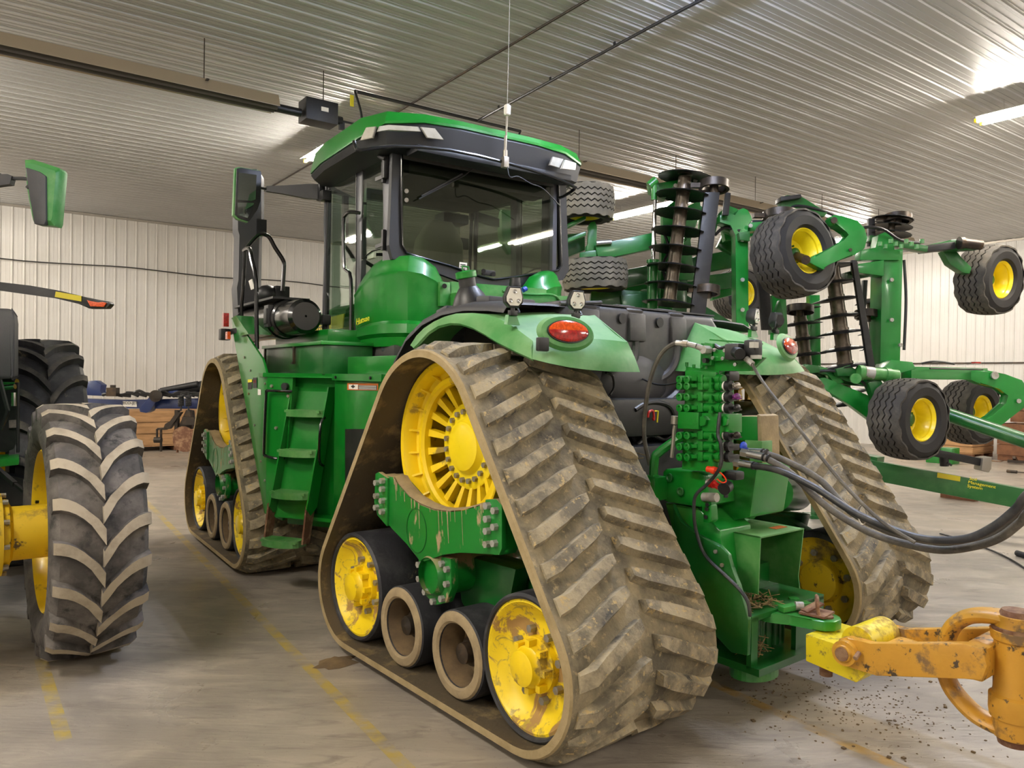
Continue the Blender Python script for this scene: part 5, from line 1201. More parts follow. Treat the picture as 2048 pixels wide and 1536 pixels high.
# ---------------------------------------------------------------- hydraulic hoses draped to the towed implement
HS = [
 ('hydraulic_hose','dusty hydraulic hose plugged in at the blue-capped coupler, uppermost of the three', [(1524,905,1.33),(1570,921,1.37),(1640,960,1.40),(1700,1022,1.36),(1780,1064,1.38),(1860,1086,1.34),(1930,1085,1.26),(1990,1065,1.22),(2030,1030,1.2),(2075,985,1.2)], 'hose'),
 ('hydraulic_hose','dusty hydraulic hose sagging in the middle of the three behind the tractor', [(1526,914,1.25),(1580,945,1.27),(1650,1010,1.28),(1730,1060,1.27),(1800,1085,1.25),(1880,1100,1.22),(1950,1092,1.18),(2000,1075,1.15),(2040,1045,1.12),(2080,1010,1.1)], 'hose'),
 ('hydraulic_hose','smoother dark hydraulic hose plugged in at the green-capped coupler, lowest at the coupler', [(1505,931,1.27),(1560,942,1.24),(1630,975,1.22),(1700,1020,1.2),(1775,1055,1.17),(1850,1078,1.14),(1930,1078,1.10),(1985,1055,1.07),(2030,1020,1.05),(2080,972,1.02)], 'hose_black')]
for i, (nm, lab, pts, mt) in enumerate(HS):
    P = [S(x,y,u) for x,y,u in pts]; e = P[-1]; P += [V(e.x+.12, e.y-.30, e.z+.22), V(TU-.05+.04*i, -3.1, 1.62-.03*i), V(TU-.03+.04*i, -3.5, 1.55-.03*i), V(TU-.02+.04*i, -3.9, 1.30-.03*i)]; t = thing(nm, RF @ P[0], lab, 'hose', 'hydraulic hoses to the towed implement')
    g = G(); g.tube(P, .017, n=12, smooth=8); g.build('hose_line', mt, t, RF)
    fx = {0:(1488,903),1:(1484,905),2:(1470,925)}[i]; a = S(fx[0],fx[1],P[0].x); d = (P[0]-a)
    g = G(); g.cyl(a, a+d*.3, .024, n=6); g.cyl(a+d*.28, a+d*1.05, .021, n=16); g.build('hose_fitting', 'steel_bright', t, RF)
    g = G(); g.cyl(a+d*1.02, a+d*1.08, .0225, n=12); g.cyl(a+d*1.22, a+d*1.28, .021, n=12); g.build('hose_clip', 'black', t, RF, each=True)
g = G(); c = S(1725,1030,1.22); g.tube([c+V(0,.02*math.cos(2*PI*k/16),.045*math.sin(2*PI*k/16)-.0) for k in range(16)], .004, n=5, closed=True)
o = g.build('cable_tie', 'zinc', None, RF); tag(o, 'thin tie wrapped round the three hydraulic hoses where they cross the right track', 'tie')
# ================================================================ wheeled tractor at the left edge
def lug_tire(R, W, rim, N, name, parent, F, mats, lugh=.05):
    "carcass with curved bar lugs; axle along u"
    g = G(); h = W/2
    g.lathe([(-h*.80,rim),(-h*.98,rim+.06),(-h*1.04,rim+(R-rim)*.45),(-h*.98,R-lugh-.05),(-h*.86,R-lugh-.012),(-h*.5,R-lugh+.004),(0,R-lugh+.010),(h*.5,R-lugh+.004),(h*.86,R-lugh-.012),(h*.98,R-lugh-.05),(h*1.04,rim+(R-rim)*.45),(h*.98,rim+.06),(h*.80,rim)], (0,0,R), (1,0,0), 72)
    def P(u, s, r): a = s/R; return V(u, -r*math.cos(a), R + r*math.sin(a))
    pit = 2*PI*R/N
    for i in range(N):
        for sd in (-1,1):
            s0 = i*pit + (pit/2 if sd > 0 else 0); secs = []
            for k in range(8):
                q = k/7; u = sd*(h*1.0*(1-q) + .012*q*0 - h*.02*q); ds = .03 - .21*(R/.8)*(q**2.1)
                wb = .046 + .016*(q > .75); wt = .034 + .012*(q > .75); r0 = R-lugh-.02 if q > .12 else R-lugh-.06; r1 = R - .012*(1-q) if q > .06 else R-.035
                c = s0 + ds; secs.append([P(u,c-wb,r0),P(u,c-wt,r1),P(u,c+wt,r1),P(u,c+wb,r0)])
            vs = [[g.bm.verts.new(p) for p in r] for r in secs]
            for a, b in zip(vs, vs[1:]):
                g.face([a[0],a[1],b[1],b[0]], 0); g.face([a[1],a[2],b[2],b[1]], 1); g.face([a[2],a[3],b[3],b[2]], 0)
            g.face(vs[0], 0); g.face(vs[-1][::-1], 1)
    return g.build(name, mats, parent, F, angle=32)
LF = frame((.66,5.62,0), 2.0)
wt = thing('wheeled_tractor', (.2,7.0,0), 'green tractor on lugged tyres cut off by the left edge, its muddy front wheel nearest', 'tractor')
RT = .80
tr = lug_tire(RT, .50, .50, 20, 'tire', wt, LF, ['rubber_old','rubber_tire_lug'])
g = G(); g.lathe([(-.215,.51),(-.225,.50),(-.20,.485),(-.10,.47),(.10,.465),(.20,.48),(.22,.51)], (0,0,RT), (1,0,0), 56)
g.lathe([(-.02,.47),(.00,.44),(.03,.30),(.04,.20),(.04,.001)], (0,0,RT), (1,0,0), 48)
rm = g.build('wheel_rim', 'yellow', wt, LF)
g = G(); g.lathe([(.05,.165),(-.38,.165),(-.39,.18),(-.40,.21),(-.43,.215),(-.435,.25),(-.47,.25),(-.475,.21),(-.50,.21),(-.505,.29),(-.56,.30),(-.58,.20),(-1.4,.18)], (0,0,RT), (1,0,0), 40); hb3 = g.build('axle_hub', 'yellow_inner', wt, LF)
g = G(); g.bolts((-.435,0,RT), (1,0,0), .235, 10, .016, .03); g.bolts((-.505,0,RT), (1,0,0), .262, 10, .018, .035)
g.build('hub_bolt', 'bolt', hb3, LF, each=True)
LR = frame((.62,8.45,0), 2.0)
lug_tire(1.05, .60, .62, 22, 'tire', wt, LR, ['rubber','rubber_tire'], .06)
g = G(); g.lathe([(-.28,.63),(-.26,.60),(.0,.58),(.05,.3),(.05,.001)], (0,0,1.05), (1,0,0), 48); g.cyl((-.9,0,1.05),(.1,0,1.05), .16, n=24); g.build('wheel_rim', 'yellow', wt, LR)
def L_(x, y, d): return at(CF, 'v', d, x, y)
CF = frame((0,0,0), -35.7)         # u to the right, v straight ahead of the photographer
def lp(g, name, mat, par=None, **k): return g.build(name, mat, par or wt, CF, **k)
# dark tank beside the rear wheel, steps, rods
g = G(); g.prism([L_(x,y,5.9) for x,y in ((-120,612),(24,617),(27,622),(29,640),(29,755),(26,758),(-120,760))], (-.32,.55,0), bev=.03, seg=3); lp(g, 'fuel_tank', 'plastic_grey')
g = G(); g.prism([L_(x,y,6.3) for x,y in ((-100,768),(36,768),(36,905),(-100,905))], (-.19,.3,0), bev=.03); g.cyl(L_(36,765,6.1), L_(36,905,6.1), .012); g.bar(L_(0,760,5.6), L_(16,822,5.6), .02,.02); g.bar(L_(16,822,5.6), L_(2,860,5.6), .02,.02); lp(g, 'side_frame', 'black', each=True)
g = G(); g.cyl(L_(8,765,6.1), L_(34,765,6.1), .03, n=12); g.cyl(L_(10,775,6.0), L_(30,773,6.0), .02, n=10); g.cyl(L_(28,785,6.0), L_(28,812,6.0), .02, n=10); lp(g, 'hydraulic_pipe', 'chrome')
g = G(); q = [L_(x,y,6.0) for x,y in ((-30,920),(38,916),(38,930),(-30,938))]; g.prism(q, (-.22,.35,0), bev=.01); lp(g, 'cab_step', 'green')
g = G(); g.bar(L_(-20,925,5.6), L_(30,968,5.4), .03, .03); g.bar(L_(30,968,5.4), L_(75,1004,5.2), .02,.02); g.prism([L_(x,y,6.1) for x,y in ((-60,935),(60,960),(75,1010),(-60,1010))], (-.13,.2,0)); g.prism([L_(x,y,6.4) for x,y in ((-60,1040),(60,1040),(60,1085),(-60,1095))], (-.3,.5,0)); lp(g, 'front_axle_frame', 'black', each=True)
# width light on its long arm
g = G(); dm = 6.2
up = [(-60,558),(0,564),(60,571),(112,580),(165,593),(200,600),(217,603),(221,608),(213,617),(177,617),(158,606),(108,596),(50,588),(0,581),(-60,574)]
g.prism([L_(x,y,dm) for x,y in up], (0,.07,0), bev=.008); la = lp(g, 'light_arm', 'black')
g = G(); g.prism([L_(x,y,dm-.004) for x,y in ((112,583),(163,592),(163,603),(110,594))], (0,-.004,0)); sub(g, 'reflective_strip', 'reflective_tape', la)
g = G(); g.prism([L_(x,y,dm-.004) for x,y in ((175,600),(182,603),(198,606),(206,604),(214,606),(209,614),(182,613))], (0,-.012,0), bev=.003); sub(g, 'amber_lamp', 'lens_orange', la)
# mirror seen from behind
g = G(); q = [L_(x,y,6.3) for x,y in ((50,320),(66,319),(118,336),(121,342),(112,445),(109,452),(70,448),(66,440),(55,380))]
c_ = sum(q, V(0,0,0))/len(q); g.loft([[c_+(p-c_)*.86+V(0,-.03,0) for p in q], q, [p+V(0,.10,0) for p in q]]); mm = lp(g, 'mirror_housing', 'green_fender')
g = G(); q = [L_(x,y,6.25) for x,y in ((50,334),(78,343),(91,352),(92,440),(88,450),(68,448),(60,400))]; g.prism(q, (0,.05,0), bev=.01); sub(g, 'mirror_back', 'plastic_grey', mm)
g = G(); g.tube([L_(-60,355,6.3), L_(0,358,6.3)], .05); g.loft([[L_(x,y,6.3)+V(0,s*.03,0) for x,y,s in ((-40,350,-1),(20,350,-1),(28,354,-1),(24,370,-1),(-40,378,-1))], [L_(x,y,6.3)+V(0,.03,0) for x,y in ((-40,350),(20,350),(28,354),(24,370),(-40,378))]]); g.tube([L_(24,357,6.3), L_(55,358,6.28), L_(60,368,6.27), L_(54,376,6.27)], .015, smooth=3); lp(g, 'mirror_arm', 'plastic_grey')
# rest of the tractor beyond the frame
BF = LR
g = G(); g.box((-1.2,-1.0,1.0),(.7,4.6,.7), bev=.04); lp2 = g.build('tractor_chassis', 'green_dark', wt, BF)
g = G(); g.loft([[V(-1.55,v,1.3),V(-.85,v,1.3),V(-.85,v,t-.15),V(-1.0,v,t),V(-1.4,v,t),V(-1.55,v,t-.15)] for v,t in ((-.9,2.1),(-2.0,2.05),(-3.3,1.85),(-3.5,1.6))]); g.build('engine_hood', 'green', wt, BF)
g = G(); g.box((-1.2,.2,2.0),(1.5,1.5,.9), bev=.05); g.box((-1.2,.2,3.2),(1.7,1.8,.22), bev=.06)
for u in (-1.9,-.5):
    for v in (-.5,.9): g.bar((u,v,2.4),(u,v,3.15), .07,.07)
g.build('tractor_cab', 'plastic_grey', wt, BF)
# ================================================================ folded disc implement
dk = thing('disc_harrow', CF @ V(4.2,9.4,0), 'green folded tillage implement with stacked black disc gangs and small yellow wheels', 'implement')
def D(x, y, d): return at(CF, 'v', d, x, y)
def dp(g, name, mat, par=None, **k): return g.build(name, mat, par or dk, CF, **k)
def beam(pts, wd, name='frame_beam', mat='green_implement', depth=.14):
    g = G()
    for (x0,y0,d0),(x1,y1,d1) in zip(pts, pts[1:]): g.bar(D(x0,y0,d0), D(x1,y1,d1), depth, wd, up=(0,-1,0) if abs(x1-x0) < abs(y1-y0)*.0 else (0,.01,1) if abs(x1-x0) > abs(y1-y0) else (1,.01,0), bev=.01)
    return dp(g, name, mat)
def plate(px_, d, th, name='frame_plate', mat='green_implement', bev=.006):
    g = G(); g.prism([D(x,y,d) for x,y in px_], (0,th,0), bev=bev); return dp(g, name, mat)
def flot(center, axis, R, W, name='tire', mat=('rubber_flot','rubber_flot'), rimc='yellow_clean', dish=1):
    "flotation tyre with zigzag ribs, axis is the outward wheel normal"
    c = V(center); ax = V(axis).normalized(); x = V(0,0,1) if abs(ax.z) < .9 else V(1,0,0); x = (x-ax*x.dot(ax)).normalized(); y = ax.cross(x)
    rim = R*.50; h = W/2
    g = G(); g.lathe([(-h*.72,rim),(-h*.98,rim+.04),(-h*1.02,R*.78),(-h*.88,R-.045),(-h*.5,R-.028),(0,R-.024),(h*.5,R-.028),(h*.88,R-.045),(h*1.02,R*.78),(h*.98,rim+.04),(h*.72,rim)], c, ax, 56)
    def P(u, a, r): return c + ax*u + (x*math.cos(a)+y*math.sin(a))*r
    n = 56; nr = 5; amp = W*.034; g.mi = 1
    for k in range(nr):
        u0 = -h*.86 + (2*h*.86)*k/nr; u1 = u0 + (2*h*.86)/nr - W*.042; R0 = []
        cr = lambda u: R - .018*(abs(u)/h)**2*1.4
        for i in range(n):
            z = amp*(1 if i % 2 else -1); a = 2*PI*i/n
            if k in (0, nr-1):
                e = -h*.93 if k == 0 else h*.93; ex = (W*.02 if i % 4 < 2 else -W*.02)
                ua, ub = (e+ (ex if k == 0 else 0), u1+z) if k == 0 else (u0+z, e+ex)
            else: ua, ub = u0+z, u1+z
            R0.append([g.bm.verts.new(P(ua,a,cr(ua)-.02)), g.bm.verts.new(P(ua,a,cr(ua))), g.bm.verts.new(P(ub,a,cr(ub))), g.bm.verts.new(P(ub,a,cr(ub)-.02))])
        for i in range(n):
            A, B = R0[i], R0[(i+1)%n]
            for j in range(3): g.face([A[j], A[j+1], B[j+1], B[j]])
    t = g.build(name, ['rubber_groove', mat[1]], dk, CF, angle=30)
    g = G(); g.lathe([(h*.80,rim+.012),(h*.82,rim),(h*.66,rim-.02),(h*.55,rim-.015),(h*.30,rim-.05),(-h*.1,rim-.07),(-h*.15,rim*.6),(-h*.12,rim*.35),(-h*.12,.001)], c, ax, 44); g.lathe([(-h*.15,rim-.05),(-h*.8,rim)], c, ax, 40)
    w_ = g.build('wheel_rim', rimc, dk, CF)
    g = G(); g.lathe([(-h*.1,.075),(h*.15,.07),(h*.2,.05),(h*.2,.001)], c, ax, 20); g.bolts(c+ax*(-h*.1), ax, .10, 8, .011, .02); g.build('wheel_hub', 'green_dark', w_, CF)
    return t
_disc = {}
def gang(x0, y0, x1, y1, d0, d1, n, R, shaft, name='disc_blade', notch=True, tilt=(0,0,0), mat='tube_brown'):
    a, b = D(x0,y0,d0), D(x1,y1,d1); ax = (b-a).normalized()
    g = G(); g.cyl(a+ax*.04, b+ax*.02, shaft, n=20)
    for k in range(n):
        p = a.lerp(b, k/(n-1)); g.cyl(p-ax*.02, p+ax*.015, shaft*1.12, n=16)
    dp(g, 'gang_tube', mat)
    for k in range(n):
        p = a.lerp(b, k/(n-1)); q = (ax + V(tilt)).normalized(); x = q.orthogonal().normalized(); y = q.cross(x); m_ = 72
        g = G(); rings = []
        for h_, rr in ((.0,.03),(.008,R*.5),(.035,R*.92),(.045,R),(.050,R*.985),(.040,R*.9),(.014,R*.5),(.006,.03)):
            ring_ = []
            for i in range(m_):
                r_ = rr*(1-.035*(i % 3 == 0) if (notch and rr > R*.95) else 1)
                ring_.append(g.bm.verts.new(p + q*h_ + (x*math.cos(2*PI*i/m_)+y*math.sin(2*PI*i/m_))*r_))
            rings.append(ring_)
        for A, B in zip(rings, rings[1:]):
            for i in range(m_): g.face([A[i],A[(i+1)%m_],B[(i+1)%m_],B[i]])
        dp(g, name, 'disc_dark')
# carrying wheels: the rolling direction runs nearly across the hall
wn = Matrix.Rotation(math.radians(35.7), 3, 'Z') @ V(math.sin(math.radians(188.5)), math.cos(math.radians(188.5)), 0)
flot(D(1817,838,8.9), wn, .475, .44)
flot(D(1940,824,11.2), wn, .475, .44)
flot(D(1588,509,8.6), (wn + V(.03,0,.12)), .49, .44)
flot(D(1978,560,10.4), (wn + V(0,0,-.08)), .475, .44)
flot(D(1170,408,9.3), (.0,-.0,-1), .36, .40, mat=('rubber_flot','rubber_flot_dusty'))
flot(D(1190,551,9.3), (.04,-.0,-1), .40, .36, mat=('rubber_flot','rubber_flot_dusty'))
flot(D(1475,588,12.0), wn, .40, .36)
# gangs
gang(1371,347,1339,600, 8.8,8.8, 8, .31, .075, mat='tube_brown')
gang(1664,527,1690,726, 9.4,9.4, 7, .29, .085)
gang(1598,612,1612,735, 10.2,10.2, 5, .27, .08)
gang(1740,600,1752,722, 10.6,10.6, 5, .20, .05)
gang(1786,432,1782,462, 9.8,9.8, 3, .25, .04)
gang(1690,758,1698,800, 10.0,10.0, 3, .26, .05)
# scraper bars and bearing rings
for pts, dd in ((((1410,384),(1440,384),(1402,705),(1372,705)), 8.65), (((1452,384),(1462,386),(1458,430),(1446,430)), 8.9), (((1704,520),(1714,520),(1752,740),(1738,740)), 9.15), (((1727,560),(1736,560),(1730,650),(1722,650)), 9.9), (((1505,440),(1530,440),(1545,660),(1525,660)), 9.4), (((1738,436),(1750,436),(1752,492),(1738,492)), 9.8)):
    plate(pts, dd, .06, 'gang_bar', 'black')
for x, y, dd, R_ in ((1428,372,8.7,.17),(1415,581,8.7,.14),(1733,629,9.6,.14),(1600,619,9.9,.17),(1795,438,9.8,.17),(1560,432,9.2,.2)):
    g = G(); g.lathe([(-.045,R_*.8),(-.045,R_),(.045,R_),(.045,R_*.8)], D(x,y,dd), (.05,.15,1), 32, closed=True); p = D(x,y,dd); g.bar(p+V(-R_*1.6,0,0), p+V(-R_*.8,0,0), .08, .05); g.cyl(p-V(0,0,.09), p+V(0,0,.06), .05, n=14); dp(g, 'bearing_ring', 'steel_dark')
# left wing frame
plate(((1176,452),(1182,444),(1190,443),(1194,452),(1192,520),(1172,520),(1172,492),(1177,488),(1177,460)), 9.3, .12)
plate(((1120,455),(1172,430),(1172,438),(1120,463)), 9.25, .10); plate(((1120,482),(1172,462),(1172,470),(1120,492)), 9.25, .10)
plate(((1120,470),(1170,465),(1170,500),(1120,520)), 9.6, .12, mat='green_dark')
beam([(1192,507,9.3),(1310,482,9.3)], .19); g = G(); g.cyl(D(1193,486,9.2), D(1223,484,9.2), .03, n=10); dp(g, 'cylinder_rod', 'steel')
plate(((1160,505),(1194,500),(1192,520),(1160,522)), 9.25,.10)
beam([(1240,560,9.9),(1480,515,9.9)], .22, mat='green_dark'); beam([(1245,588,10.2),(1470,560,10.2)], .20, mat='green_dark')
beam([(1180,600,9.6),(1305,610,9.6)], .30, mat='green_dark'); beam([(1260,590,9.5),(1265,640,9.5)], .25, mat='green_dark')
for x in (1188,1225,1270,1290): beam([(x,600,9.7),(x,650,9.7)], .08, mat='black')
beam([(1420,590,10.4),(1475,575,10.4)], .16); beam([(1350,588,9.9),(1475,662,9.9)], .10, mat='green_dark')
beam([(1445,470,9.5),(1530,456,9.5)], .17); beam([(1440,480,9.7),(1480,500,9.7)], .2, mat='green_dark')
# mast with the lift cylinder beside gang one
plate(((1297,366),(1305,362),(1312,368),(1400,352),(1400,368),(1345,372),(1330,400),(1300,384)), 9.0, .14)
g = G(); g.cyl(D(1312,360,8.9), D(1298,372,8.9), .05, n=16); g.cyl(D(1308,370,8.9), D(1308,400,8.9), .035, n=12); dp(g, 'cylinder_clevis', 'green_dusty')
g = G(); g.cyl(D(1310,396,8.9), D(1306,520,8.9), .024, n=16); dp(g, 'cylinder_rod', 'chrome')
g = G(); g.cyl(D(1306,520,8.95), D(1303,690,8.95), .06, n=20); g.cyl(D(1306,520,8.95), D(1306,526,8.95), .075, n=20); dp(g, 'cylinder_barrel', 'green_implement')
plate(((1325,420),(1350,400),(1360,420),(1400,400),(1402,425),(1380,480),(1390,560),(1330,560)), 9.3, .16); plate(((1323,500),(1345,520),(1345,700),(1318,700)), 9.15, .16); plate(((1345,560),(1375,560),(1372,700),(1342,700)), 9.3, .10, mat='green_dark')
plate(((1400,410),(1438,440),(1430,470),(1400,470)), 9.4, .12)
for x, y in ((1349,480),(1367,478),(1305,640),(1390,590)):
    g = G(); g.tube([D(x,y,9.0)+V(.03*math.cos(2*PI*k/12),0,.03*math.sin(2*PI*k/12)) for k in range(12)], .008, n=5, closed=True); dp(g, 'hose_loop', 'green_dusty')
# centre posts
plate(((1470,432),(1476,420),(1487,416),(1496,420),(1502,432),(1505,440),(1495,450),(1498,665),(1472,665),(1472,470),(1462,450),(1440,445),(1440,430),(1462,425)), 9.0, .18)
plate(((1440,425),(1455,410),(1476,418),(1476,470),(1450,462)), 9.15, .14)
plate(((1500,445),(1560,440),(1560,458),(1500,462)), 9.0, .18); plate(((1478,465),(1500,462),(1500,482),(1480,480)), 8.9, .14, mat='green_dark')
plate(((1545,590),(1572,590),(1576,668),(1546,668)), 9.4, .18); plate(((1620,590),(1640,590),(1642,735),(1622,735)), 10.4, .14); plate(((1600,610),(1625,600),(1628,735),(1604,735)), 10.6, .10, mat='green_dark')
plate(((1558,396),(1575,390),(1600,391),(1655,425),(1648,434),(1580,418),(1566,422)), 9.2, .12, mat='green_dark'); plate(((1562,393),(1602,388),(1604,395),(1562,402)), 9.1,.2, mat='black')
# wheel arm of the upper wheel
arm1 = [(1660,436),(1668,429),(1684,431),(1716,441),(1730,456),(1736,476),(1730,497),(1706,512),(1660,524),(1648,540),(1612,522),(1630,510),(1690,484),(1702,470),(1696,461),(1668,449)]
plate(arm1, 8.35, .16, 'wheel_arm', bev=.02)
g = G(); c = D(1667,441,8.33); g.cyl(c, c+V(0,-.02,0), .035, n=16); c = D(1700,500,8.33); g.cyl(c, c+V(0,-.015,0), .018, n=12); g.cyl(D(1612,520,8.3), D(1590,512,8.6), .05, n=14); dp(g, 'arm_pin', 'steel_dark')
# right tower
plate(((1765,500),(1806,498),(1800,735),(1768,740),(1760,738),(1764,560)), 9.4, .30); plate(((1690,545),(1768,525),(1768,548),(1690,562)), 9.5, .12, mat='green_dark'); plate(((1715,528),(1768,520),(1768,552),(1715,545)), 9.3, .2); plate(((1757,470),(1775,462),(1786,466),(1788,500),(1806,502),(1800,520),(1720,520),(1722,500),(1752,496)), 9.35, .16)
plate(((1752,560),(1770,548),(1770,700),(1752,735)), 9.9, .12, mat='green_dark')
g = G()
for k in range(9):
    p = D(1760+k*10.5, 492+6*math.sin(k*2.1), 9.2); g.cyl(p, p+V(0,0,.05), .025, n=8)
dp(g, 'hose_fitting', 'green_dusty')
beam([(1735,478,9.8),(1850,500,9.8)], .08, mat='green_dark'); beam([(1840,500,9.9),(1905,492,9.9)], .09, 'stabilizer_rod', 'black')
plate(((1845,492),(1900,480),(1915,478),(1960,482),(1962,498),(1930,500),(1905,500),(1850,502)), 9.9, .16, 'wheel_arm', 'green_dark', bev=.015)
g = G(); g.cyl(D(1925,486,9.8), D(1962,490,9.8), .065, n=20); g.cyl(D(1918,486,9.8), D(1926,486,9.8), .08, n=20); dp(g, 'pivot_tube', 'steel_dark')
plate(((1886,502),(1912,500),(1926,518),(1944,535),(1940,548),(1925,545),(1900,528)), 10.05, .14, 'wheel_arm', 'green_dark', bev=.015)
# lower frame
plate(((1770,735),(1782,720),(1825,724),(1832,738),(1800,745),(1800,760),(1770,760)), 9.2, .3); beam([(1812,746,9.6),(1965,748,10.6)], .16)
plate(((1620,735),(1700,736),(1760,745),(1760,775),(1700,770),(1620,752)), 9.5, .2, mat='green_dark')
for a in (((1615,738),(1640,732),(1735,760),(1730,772)), ((1620,760),(1650,755),(1760,800),(1790,860),(1770,862),(1700,810)), ((1650,742),(1672,740),(1688,765),(1672,770))): plate(a, 9.3, .12)
g = G(); g.cyl(D(1718,745,9.1), D(1795,752,9.1), .075, n=22); g.cyl(D(1716,745,9.1), D(1726,746,9.1), .09, n=22); g.cyl(D(1770,750,9.1), D(1780,751,9.1), .085, n=22); g.cyl(D(1710,757,9.0), D(1712,757,8.9), .06, n=18); dp(g, 'lift_cylinder', 'green_dusty')
g = G(); g.cyl(D(1728,745,9.1), D(1746,747,9.1), .078, n=22); dp(g, 'cylinder_sleeve', 'steel')
plate(((1735,765),(1762,760),(1790,800),(1800,840),(1770,850),(1750,800)), 9.1, .14, 'wheel_arm', mat='green_dark', bev=.015)
arm2 = [(1940,742),(1965,738),(2010,748),(2045,760),(2062,785),(2050,815),(2010,845),(1992,860),(1975,858),(1960,842),(1985,835),(2015,808),(2020,790),(2000,775),(1960,768),(1942,760)]
plate(arm2, 10.3, .16, 'wheel_arm', bev=.02)
g = G(); c = D(1988,751,10.28); g.cyl(c, c+V(0,-.03,0), .05, n=18); c = D(2037,802,10.28); g.cyl(c, c+V(0,-.015,0), .03, n=14); dp(g, 'arm_pin', 'steel')
g = G(); g.tube([D(1843,727,9.4), D(1865,723,9.4), D(1885,724,9.6), D(1908,728,9.7)], .012, smooth=4); g.cyl(D(1860,737,9.6), D(1965,739,10.2), .01); dp(g, 'hydraulic_line', 'black')
g = G(); c = D(1952,727,10.2); g.cyl(c, c+V(0,0,.02), .06, n=16); dp(g, 'red_reflector', 'lens_red')
# rams and tongue
g = G(); g.cyl(D(1886,826,9.4), D(2110,902,8.6), .085, n=28); g.cyl(D(1884,826,9.4), D(1892,829,9.4), .1, n=28); dp(g, 'tongue_brace', 'green_dark')
t0, t1 = D(1720,935,9.6), D(2140,1015,8.9)
g = G(); g.bar(t0, t1, .16, .24, up=(0,0,1), bev=.012); tg = dp(g, 'tongue', 'green_dark')
dx = (t1-t0).normalized(); up_ = V(0,0,1); fr = dx.cross(up_).normalized(); fr = fr if fr.y < 0 else -fr
def tp(x, y, o=.084): return atp(CF, t0+fr*o, fr, x, y)
g = G(); g.prism([tp(x,y) for x,y in ((1875,945),(1921,953),(1920,963),(1874,955))], fr*.003); sub(g, 'tongue_decal', 'reflective_tape', tg)
yv = dx.cross(fr); yv = yv if yv.z > 0 else -yv
o0 = tp(1952,964,.086)
for i, (s, w_) in enumerate((('Soil',.10),('Management',.30),('System',.17))):
    text('tongue_lettering', s, .05, 'decal_yellow', tg, basis(dx, yv, o0 + dx*(w_*.5-.085) + yv*(.028-.046*i)), CF, xscale=1.15)
g = G(); j0, j1 = D(1866,905,9.2), D(1965,925,9.2); g.bar(j0, j1, .09,.09, bev=.01); g.cyl(D(1888,915,9.2), D(1889,932,9.2), .05, n=14); g.bar(D(1895,925,9.1), D(1903,931,9.1), .02,.02); jk = dp(g, 'parking_jack', 'black')
g = G(); g.bar(D(1955,921,9.2), D(1972,925,9.2), .085,.085); q = [D(x,y,9.12) for x,y in ((1966,916),(1984,914),(1983,938),(1978,945),(1963,941))]; g.prism(q, (0,.16,0), bev=.01); sub(g, 'jack_foot', 'zinc', jk)
g = G(); g.cyl(D(2036,1150-40,7.), D(2060,1118,7.), .05) if False else None
g.bm.free()
# support legs so that the frame stands on the floor behind the track
g = G()
for x, d in ((1640,10.2),(1440,10.6)):
    p = D(x,800,d); g.bar(V(p.x,p.y,.0), V(p.x,p.y,1.9), .14,.14)
    g.box((p.x,p.y,.02),(.3,.3,.04))
p, q = D(1640,770,10.2), D(1440,770,10.6); g.bar(V(p.x,p.y,1.2), V(q.x,q.y,1.2), .2,.2); p = D(1760,930,9.6); q = D(1640,930,10.2); g.bar(V(q.x,q.y,.85), p, .2,.2)
dp(g, 'support_frame', 'green_dark')
# ================================================================ blue implement behind the left tractor
DB = 14.5
bl = thing('strip_till_bar', CF @ V(-7.2,DB,0), 'dark blue toolbar implement with springs and row units behind the left tractor', 'implement')
def B(x, y, d=DB): return at(CF, 'v', d, x, y)
def bpz(g, name, mat, par=None, **k): return g.build(name, mat, par or bl, CF, **k)
g = G(); g.prism([B(x,y) for x,y in ((150,800),(240,800),(240,818),(430,817),(430,796),(245,800),(245,803)) if False] or [B(x,y) for x,y in ((120,796),(250,800),(430,796),(430,818),(250,817),(120,815))], (0,.3,0), bev=.01); tb_ = bpz(g, 'toolbar', 'blue_paint')
text('toolbar_lettering', 'ECO-JET', .075, 'decal_black', tb_, basis((1,0,0),(0,0,1),B(260,806,DB-.03)), CF)
g = G(); g.prism([B(x,y,DB-.005) for x,y in ((246,802),(274,803),(274,814),(246,813))], (0,-.008,0)); sub(g, 'name_plate', 'white', tb_)
g = G(); g.prism([B(x,y,DB-.1) for x,y in ((160,764),(180,762),(190,761),(203,770),(199,784),(207,790),(206,792),(160,790))], (0,.2,0), bev=.01); bpz(g, 'hinge_tower', 'blue_paint')
g = G(); g.prism([B(x,y,DB-.15) for x,y in ((300,790),(305,784),(314,784),(316,797),(300,822),(292,826),(280,824),(278,816),(295,800))], (0,.2,0), bev=.01); g.prism([B(x,y,DB-.1) for x,y in ((330,792),(337,783),(352,781),(360,782),(360,794))], (0,.2,0)); bpz(g, 'hinge_bracket', 'blue_paint')
g = G(); g.cyl(B(311,792,DB-.3), B(311,792,DB+.2), .11, n=20); g.cyl(B(315,790,DB-.32), B(315,790,DB-.30), .08, n=16); bpz(g, 'fold_pivot', 'steel_dark')
g = G(); g.cyl(B(322,782), B(396,768), .06, n=12); g.cyl(B(345,785,DB+.1), B(405,772,DB+.1), .10, n=14); g.cyl(B(322,784), B(322,778), .05); bpz(g, 'fold_cylinder', 'black')
g = G()
for k in range(14):
    a = random.Random(k); x = 205+k*16; g.tube([B(x,787+a.uniform(-3,4),DB-.1), B(x+10,785+a.uniform(-4,5),DB-.1), B(x+24,789+a.uniform(-3,3),DB-.1), B(x+40,792,DB-.1)], .03, n=6, smooth=3)
bpz(g, 'hydraulic_lines', 'black')
